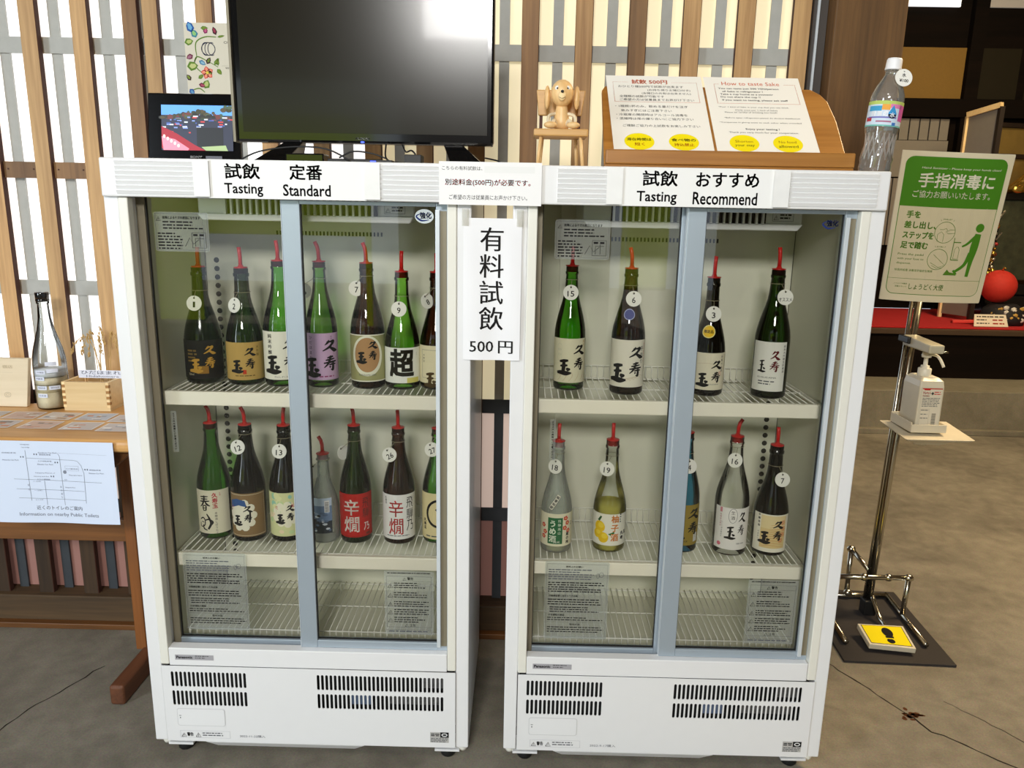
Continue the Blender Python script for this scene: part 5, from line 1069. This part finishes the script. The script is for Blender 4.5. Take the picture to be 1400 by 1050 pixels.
T = thing('rice_display_bottle', (-.475, .535, ZT), 'clear glass bottle holding layers of white rice on the left table', 'bottle')
bx, by = -.472, .505
prof = [(.034, 0), (.041, .004), (.0425, .012), (.0425, .125), (.0415, .145), (.037, .17), (.029, .20), (.021, .23), (.0165, .255), (.0145, .285), (.0145, .296), (.0165, .297), (.0165, .302)]
g = G(); g.lathe(prof, (bx, by, ZT), 32); g.build('glass_body', CLEAR, T)
for (z0, z1, c) in ((.006, .050, (220, 208, 178)), (.0505, .072, (206, 194, 160)), (.0725, .094, (226, 216, 190)), (.0945, .112, (216, 220, 224))):
    g = G(); g.lathe([(.0395, z0), (.0395, z1)], (bx, by, ZT), 28); g.build('rice_layer', pm('rice_%d' % int(z0*1e4), c, .85, scale=500, var=.2), T)
for z0 in (.0715, .0935):
    p = P(); p.rect(-.05, 0, .055, .0012, (70, 64, 50)); p.build('band', wrap(bx, by, ZT+z0, .0427, .1), T, sub=.006)
for i, (a, z0, t_) in enumerate(((-.012, .104, '大吟醸酒'), (-.016, .086, '吟醸酒'), (-.012, .060, '特別純米酒'), (-.012, .038, '玄米酒'), (.022, .060, '精米歩合'), (.020, .108, ''), (.018, .128, ''))):
    p = P(); p.rect(a-.014, 0, a+.014, .011, (216, 222, 236)); 
    if t_: p.txt(t_, a-.010, .0035, a+.010, .008, (70, 76, 100))
    p.build('paper_strip', wrap(bx, by, ZT+z0, .0429+.0002*i, .2), T, sub=.005)
g = G(); g.lathe([(.0165, .3025), (.0175, .304), (.0175, .309), (.0168, .3095), (.0168, .3105), (.0175, .311), (.0175, .326), (.0165, .328), (.001, .328)], (bx, by, ZT), 24); g.build('cap', BLACKP, T)

T = thing('wooden_measure_box', (-.34, .505, ZT), 'square cypress measuring box with finger joints on the left table', 'box')
x0, x1, y0, y1, z0, z1 = -.424, -.292, .470, .590, ZT, ZT+.083; t = .009
g = G(); g.box(x0+.001, x1-.001, y0+.001, y1-.001, z0+.0005, z0+.010); g.build('base', W_PALE, T)
g = G(); g.box(x0+t+.0002, x1-t-.0002, y0, y0+t, z0+.010, z1); g.build('front_panel', W_PALE, T)
g = G(); g.box(x0+t+.0002, x1-t-.0002, y1-t, y1, z0+.010, z1); g.build('rear_panel', W_PALE, T)
for a in (x0, x1-t):
    g = G(); g.box(a, a+t, y0+t, y1-t, z0+.010, z1); g.build('side_panel', W_PALE, T)
    for b in (y0, y1-t):
        g = G()
        for k in range(9): g.box(a+.0001, a+t-.0001, b, b+t-.0001, z0+.0105+k*.0081, z0+.0105+(k+1)*.0081-.0004, k % 2)
        g.build('finger_joint', [W_PALE, pm('end_grain', (166, 120, 66), .7)], T)
T = thing('rice_variety_card', (-.32, .515, ZT+.083), 'white card with Japanese rice variety name standing on the cypress box', 'card')
p = P(); p.rect(-.402, .8165, -.236, .8395, (222, 224, 236)); p.txt('ひだほまれ60%', -.394, .8275, -.242, .8375, (60, 62, 84)); p.txt('Hidahomare  60%', -.380, .8190, -.244, .8245, (80, 84, 100))
p.build('card', lambda u, v, h: (u, .520-h, v+.001), T)
g = G(); g.tube([(-.385, .5215, .817), (-.385, .5215, .75)], .0012, 5); g.tube([(-.30, .5215, .817), (-.30, .5215, .75)], .0012, 5); g.build('pin', W_PALE, T)
T = thing('dried_rice_stalk', (-.34, .54, ZT+.02), 'dried golden rice ears standing in the cypress box', 'plant')
r_ = random.Random(12); STR = pm('dry_straw', (196, 160, 100), .8, var=.2)
for k in range(7):
    bx_ = -.345+r_.uniform(-.015, .02); ex = bx_+(-.075, -.045, -.02, .02, .035, .045, .01)[k]; top = .955-abs(k-3)*.008
    pts = smoothline([(bx_, .55, ZT+.012), (bx_+(ex-bx_)*.2, .55, ZT+.13), (bx_+(ex-bx_)*.55, .548, top), (ex, .545, top-.02-.02*(k % 3)), (ex+(ex-bx_)*.15, .545, top-.045-.012*(k % 3))], 5)
    g = G(); g.tube(pts, .0010, 5); st = g.build('stalk', STR, T)
    g = G()
    for q in range(9, len(pts)):
        for m_ in range(2): g.ball((pts[q][0]+r_.uniform(-.004, .004), pts[q][1]+r_.uniform(-.003, .003), pts[q][2]+r_.uniform(-.005, .003)), .0028, 6, 0, .7, .7, 1.5)
    g.build('grains', STR, st)['kind'] = 'stuff'
p = P(); p.rect(0, 0, .14, .135, (222, 208, 176)); p.txt('宿店', .083, .108, .112, .117, (176, 160, 130)); p.rect(.075, .096, .112, .0965, (190, 176, 146)); p.ring(.098, .034, .009, .007, .001, (180, 168, 140)); p.ring(.098, .034, .004, .004, .001, (180, 168, 140))
T = thing('information_board', (-.6, .5, ZT), 'small pale wooden board sign leaning at the back left of the table', 'sign')
g = G(); g.hexa([(-.70, .498, ZT+.0005), (-.547, .498, ZT+.0005), (-.547, .513, ZT+.0005), (-.70, .513, ZT+.0005), (-.70, .522, ZT+.136), (-.543, .522, ZT+.136), (-.543, .537, ZT+.136), (-.70, .537, ZT+.136)]); g.build('board', W_CARD, T, bevel=.002)
p.items = p.items[1:]; p.build('print', quadmap((-.70, .4978, ZT), (-.56, .4978, ZT), (-.70, .5218, ZT+.135), (-.56, .5218, ZT+.135), .14, .135), T)
r_ = random.Random(21); cpal = ((226, 220, 210), (206, 196, 190), (220, 208, 196), (196, 200, 208), (214, 186, 170))
CP = [(-.70, .412), (-.60, .412), (-.50, .412), (-.40, .412), (-.30, .412), (-.205, .40), (-.62, .325), (-.51, .325), (-.40, .325), (-.29, .322), (-.19, .315)]
CL = ['photo card in the back row at the table left edge', 'pale photo card in the back row before the board sign', 'photo card in the back row before the rice bottle', 'photo card in the back row before the cypress box left half', 'photo card in the back row before the cypress box right half', 'photo card in the back row nearest the fridge', 'photo card in the front row at the table left edge', 'second photo card of the front row from the left', 'third photo card of the front row from the left', 'fourth photo card of the front row from the left', 'photo card in the front row nearest the fridge']
for k, (a, b) in enumerate(CP):
    p = P(); p.rect(0, 0, .088, .072, (232, 228, 224)); p.rect(.004, .004, .084, .068, r_.choice(cpal), 1.5)
    for q in range(7): u0 = r_.uniform(.006, .06); v0 = r_.uniform(.006, .05); p.rect(u0, v0, min(.083, u0+r_.uniform(.01, .035)), min(.067, v0+r_.uniform(.003, .014)), r_.choice(((190, 160, 130), (170, 170, 176), (210, 150, 120), (236, 232, 226), (150, 140, 130))), 2+.05*q)
    rz = r_.uniform(-.05, .05); sk = .10
    o = p.build('photo_card', lambda u, v, h: (a+(u-.044)*cos(rz)-(v-.036)*sin(rz), b+(u-.044)*sin(rz)+(v-.036)*cos(rz), ZT+.0005+h)); tag(o, CL[k], 'card', 'photo cards laid out on the left table')

# ================================================================ FOOT PEDAL SANITISER STAND
T = thing('sanitizer_stand', (2.02, .7, 0), 'steel foot pedal hand sanitizer stand with green sign and yellow pedal on a black mat', 'sanitizer stand')
c3, s3 = cos(-.035), sin(-.035)
def Lc(a, b, z): return (1.845+a*c3-b*s3+b*.02, .478+a*s3+b*c3, z)
g = G(); g.hexa([Lc(0, 0, 0), Lc(.33, 0, 0), Lc(.33, .45, 0), Lc(0, .45, 0), Lc(0, 0, .008), Lc(.33, 0, .008), Lc(.33, .45, .008), Lc(0, .45, .008)]); g.build('base_mat', pm('dark_rubber_mat', (44, 40, 40), .75, scale=200, var=.2), T, bevel=.001)
def tb(name, pts, r=.0085, mt=CHROME):
    g = G(); g.tube(pts, r, 12); return g.build(name, mt, T)
tb('rear_rail', [(1.90, .862, .019), (2.155, .868, .019)])
tb('side_runner', [(2.152, .878, .019), (2.128, .555, .019)]); tb('side_runner', [(1.905, .878, .019), (1.884, .562, .019)])
tb('upright', [(2.14, .735, .02), (2.146, .737, .150)]); tb('upright', [(1.892, .735, .02), (1.896, .737, .150)]); tb('upright', [(2.012, .872, .02), (2.012, .876, .185)])
tb('cross_bar', [(1.895, .737, .152), (2.147, .737, .152)]); tb('link_bar', [(2.012, .876, .187), (2.030, .77, .160)])
for (a, b, c) in ((2.0, .737, .152), (2.08, .737, .152), (2.012, .862, .03), (2.146, .737, .152), (2.012, .876, .187)):
    g = G(); g.ball((a, b, c), .0125, 10, 0, 1.3, 1, 1); g.build('joint', CHROME, T)
g = G(); g.tube([(2.038, .765, .008), (2.068, .757, 1.12)], .0105, 14); g.tube([(2.026, .772, .009), (2.052, .768, 1.10)], .006, 10); g.build('pole', CHROME, T)
g = G(); g.box(2.018, 2.058, .745, .785, .0085, .06); g.build('pole_socket', BLACKM, T, bevel=.003)
tb('pedal_arm', smoothline([(2.043, .755, .075), (2.048, .70, .03), (2.046, .66, .024), (2.03, .61, .026)], 4), .0075)
PD = quadmap((1.940, .528, .034), (2.072, .508, .034), (1.940, .620, .050), (2.080, .612, .050), .13, .11)
g = G(); q = [PD(0, 0, -.018), PD(.13, 0, -.018), PD(.13, .11, -.018), PD(0, .11, -.018), PD(0, 0, 0), PD(.13, 0, 0), PD(.13, .11, 0), PD(0, .11, 0)]; g.hexa(q); pdl = g.build('pedal', pm('ivory_plastic', (214, 206, 184), .5), T, bevel=.002)
p = P(); p.rect(.007, .008, .123, .104, (20, 20, 20)); p.rect(.009, .010, .121, .102, (240, 222, 10), 2); p.disc(.072, .070, .015, .024, (20, 20, 20), 3); p.disc(.069, .026, .011, .012, (20, 20, 20), 3); p.poly([(.06, .05), (.084, .05), (.08, .036), (.059, .036)], (20, 20, 20), 3); p.rect(.055, .036, .09, .040, (240, 222, 10), 4); p.build('footprint_plate', PD, pdl)
IV_ = pm('ivory_plastic', (214, 206, 184), .5)
# drip tray and holder
g = G(); g.hexa([(1.985, .56, .672), (2.165, .56, .672), (2.175, .72, .682), (1.985, .72, .682), (1.975, .55, .680), (2.178, .55, .680), (2.185, .725, .690), (1.975, .725, .690)])
g.hexa([(2.03, .60, .650), (2.10, .60, .650), (2.10, .68, .650), (2.03, .68, .650), (2.0, .57, .672), (2.15, .57, .672), (2.16, .71, .676), (2.0, .71, .676)]); g.lathe([(.010, .636), (.014, .652)], (2.07, .64, 0), 12)
g.build('drip_tray', IV_, T, bevel=.003)
g = G(); h_ = (2.005, 2.108, .585, .715)
g.box(h_[0], h_[1], h_[2], h_[2]+.004, .691, .715); g.box(h_[0], h_[1], h_[3]-.004, h_[3], .691, .722); g.box(h_[0], h_[0]+.004, h_[2]+.004, h_[3]-.004, .691, .720); g.box(h_[1]-.004, h_[1], h_[2]+.004, h_[3]-.004, .691, .715); g.box(h_[0]+.004, h_[1]-.004, h_[2]+.004, h_[3]-.004, .691, .695)
g.build('bottle_cradle', IV_, T, bevel=.001)
g = G(); g.box(2.02, 2.06, .70, .765, .935, .955, 1); g.hexa([(2.028, .590, .925), (2.072, .590, .925), (2.072, .75, .925), (2.028, .75, .925), (2.028, .590, .950), (2.072, .590, .950), (2.072, .75, .957), (2.028, .75, .957)]); g.build('press_arm', [pm('ivory_arm', (190, 184, 160), .4), BLACKM], T, bevel=.004)
g = G(); g.tube([(2.072, .60, .930), (2.088, .60, .929)], .003, 8); g.build('press_pin', CHROME, T)
S_ = thing('sanitizer_bottle', (2.058, .65, .6955), 'square translucent white pump bottle with red and white label in the stand', 'sanitizer bottle')
BT = pm('milky_plastic', (214, 208, 188), .35, coat=.2)
g = G(); q = (2.022, 2.094, .60, .70)
def ringz(z, s_): cx_, cy_ = (q[0]+q[1])/2, (q[2]+q[3])/2; return [(cx_+(a-cx_)*s_, cy_+(b-cy_)*s_, z) for a, b in ((q[0], q[2]), (q[1], q[2]), (q[1], q[3]), (q[0], q[3]))]
lv = [(.6958, .96), (.700, 1), (.825, 1), (.842, .93), (.850, .70), (.853, .45)]
vs_ = [p_ for z, s_ in lv for p_ in ringz(z, s_)]; n_ = len(lv)
g.add(vs_, [(3, 2, 1, 0)]+[(i*4+k, i*4+(k+1) % 4, (i+1)*4+(k+1) % 4, (i+1)*4+k) for i in range(n_-1) for k in range(4)]+[((n_-1)*4, (n_-1)*4+1, (n_-1)*4+2, (n_-1)*4+3)]); g.build('container', BT, S_, bevel=.006, seg=3)
g = G(); g.lathe([(.018, .850), (.0185, .852), (.0185, .872), (.016, .874), (.012, .875), (.012, .881), (.006, .882), (.006, .905), (.013, .906), (.014, .912), (.012, .920), (.001, .9205)], (2.052, .645, 0), 20); pmp = g.build('pump', pm('white_pump', (228, 224, 206), .4), S_)
g = G(); g.tube(smoothline([(2.055, .640, .915), (2.072, .63, .914), (2.082, .622, .902), (2.090, .615, .882)], 4), .0042, 10); g.build('nozzle', pm('white_pump', (228, 224, 206), .4), pmp)
p = P(); p.rect(2.030, .706, 2.088, .822, (224, 216, 196)); p.rect(2.030, .819, 2.088, .822, (190, 60, 50), 2); p.poly([(2.033, .822), (2.055, .822), (2.052, .816), (2.036, .816)], (190, 40, 40), 2.5); p.txt('アルペット', 2.032, .803, 2.055, .812, (196, 40, 40), bold=.05); p.txt('手指消毒用', 2.032, .797, 2.052, .801, (196, 40, 40), bold=.03); p.rect(2.059, .802, 2.062, .811, BK, 2); p.rect(2.0565, .805, 2.0645, .808, BK, 2); p.rows(2.065, .812, 2.085, 2, .006, .0028, (200, 80, 70), seed=7)
p.rows(2.033, .793, 2.084, 6, .0048, .002, GY, 2, 31); p.rows(2.033, .757, 2.055, 3, .012, .0022, GY, 2, 32); p.frame(2.031, .708, 2.058, .760, .0005, (170, 160, 140))
for k in range(9): p.rect(2.066, .744-k*.0042, 2.078, .746-k*.0042, BK, 2)
p.build('label', front(.5995), S_, sub=.02)
# sign
Wg, Hg = .305, .425
SG = quadmap((1.936, .738, 1.065), (2.236, .738, 1.058), (1.920, .672, 1.492), (2.226, .654, 1.483), Wg, Hg, .014)
g = P(); nx = 12
p = P(); GRN = (74, 134, 30); GR2 = (86, 130, 40); BG_ = (216, 206, 172)
p.rrect(0, 0, Wg, Hg, .004, (226, 216, 186), 0); p.rrect(.012, .020, Wg-.016, Hg-.014, .022, GRN, 1); p.rrect(.0138, .0218, Wg-.0178, Hg-.0158, .020, BG_, 2)
p.rect(.012, .275, Wg-.016, .285, GRN, 3); p.rrect(.012, .275, Wg-.016, Hg-.014, .022, GRN, 3); p.rect(.012, .275, Wg-.016, .34, GRN, 3.2)
CW = (232, 228, 206)
p.txt('Hand Sanitizer - Please keep your hands clean!', .055, .377, .272, .384, CW, 4, shear=.15); p.txt('手指消毒に', .052, .328, .262, .368, CW, 4, bold=.02); p.txt('ご協力お願いいたします。', .042, .300, .258, .320, CW, 4, bold=.01)
for (t_, x_, z_, w_) in (('手を', .036, .242, .038), ('差し出し、', .034, .213, .088), ('ステップを', .034, .184, .086), ('足で踏む', .033, .155, .076)): p.txt(t_, x_, z_, x_+w_, z_+.021, GR2, 4, bold=.035)
for (t_, x_, z_, w_) in (('Press the pedal', .030, .134, .072), ('with your foot to', .030, .121, .074), ('dispense.', .030, .108, .040)): p.txt(t_, x_, z_, x_+w_, z_+.008, GR2, 4)
p.txt('除菌用設置 消毒液手指定型推奨', .028, .089, .136, .096, GR2, 4)
p.rect(.012, .067, Wg-.016, .0678, GR2, 4); p.txt('ノベルビ消毒液', .032, .050, .070, .054, GR2, 4); p.txt('消毒スタンド', .036, .041, .070, .046, GR2, 4); p.txt('しょうどく大使', .076, .036, .178, .054, GR2, 4, bold=.01)
p.ring(.150, .206, .029, .030, .0013, GR2, 4); p.ring(.144, .128, .029, .030, .0013, GR2, 4); p.txt('手を差し出す', .138, .241, .164, .245, GR2, 4); p.txt('足で踏む', .135, .163, .155, .167, GR2, 4)
for (a, b) in (((.132, .242), (.134, .238)), ((.168, .238), (.17, .242)), ((.130, .167), (.132, .163)), ((.158, .163), (.16, .167))): p.line([a, b], .0008, GR2, 4)
p.line([(.132, .18), (.130, .20), (.140, .208), (.148, .200), (.148, .18)], .001, GR2, 4); p.line([(.134, .214), (.144, .214), (.152, .218), (.156, .212)], .001, GR2, 4); p.line([(.178, .205), (.16, .203), (.152, .208), (.164, .214), (.178, .214)], .001, GR2, 4)
p.line([(.125, .118), (.15, .105), (.168, .112), (.155, .122), (.13, .142)], .001, GR2, 4); p.line([(.13, .11), (.146, .102), (.16, .104)], .001, GR2, 4)
p.rect(.181, .128, .183, .192, GR2, 4); p.rect(.183, .178, .203, .1805, GR2, 4); p.rect(.183, .127, .205, .1295, GR2, 4); p.line([(.188, .132), (.188, .158), (.192, .166), (.198, .166), (.202, .158), (.202, .132), (.188, .132)], .001, GR2, 4)
p.disc(.250, .222, .0125, .0125, GRN, 4); p.stroke([(.249, .205, .018), (.245, .165, .024), (.243, .12, .013), (.241, .080, .010)], GRN, 4); p.stroke([(.243, .198, .010), (.222, .176, .007), (.208, .168, .005)], GRN, 4); p.stroke([(.238, .150, .014), (.226, .115, .010), (.200, .093, .008)], GRN, 4); p.poly([(.168, .083), (.208, .083), (.206, .089), (.186, .092), (.178, .100), (.172, .090)], GR2, 4); p.stroke([(.196, .098, .006), (.208, .086, .006)], GRN, 4)
p.build('green_sign', SG, T, sub=.03, eps=.0003)
g = G(); g.hexa([SG(0, 0, -.004), SG(Wg/2, 0, -.004), SG(Wg/2, 0, -.002), SG(0, 0, -.002), SG(0, Hg, -.004), SG(Wg/2, Hg, -.004), SG(Wg/2, Hg, -.002), SG(0, Hg, -.002)]) if False else None
q = [(Wg*i/6, Hg*j/2) for j in range(3) for i in range(7)]
g.add([SG(a, b, -.0015) for a, b in q]+[SG(a, b, -.004) for a, b in q], [(j*7+i, j*7+i+1, (j+1)*7+i+1, (j+1)*7+i) for j in range(2) for i in range(6)]+[(21+j*7+i+1, 21+j*7+i, 21+(j+1)*7+i, 21+(j+1)*7+i+1) for j in range(2) for i in range(6)])
g.build('sign_backing', IV_, T)
g = G(); g.box(2.05, 2.085, .752, .768, 1.07, 1.18); g.build('sign_bracket', CHROME, T)
print('objects', len(bpy.data.objects))
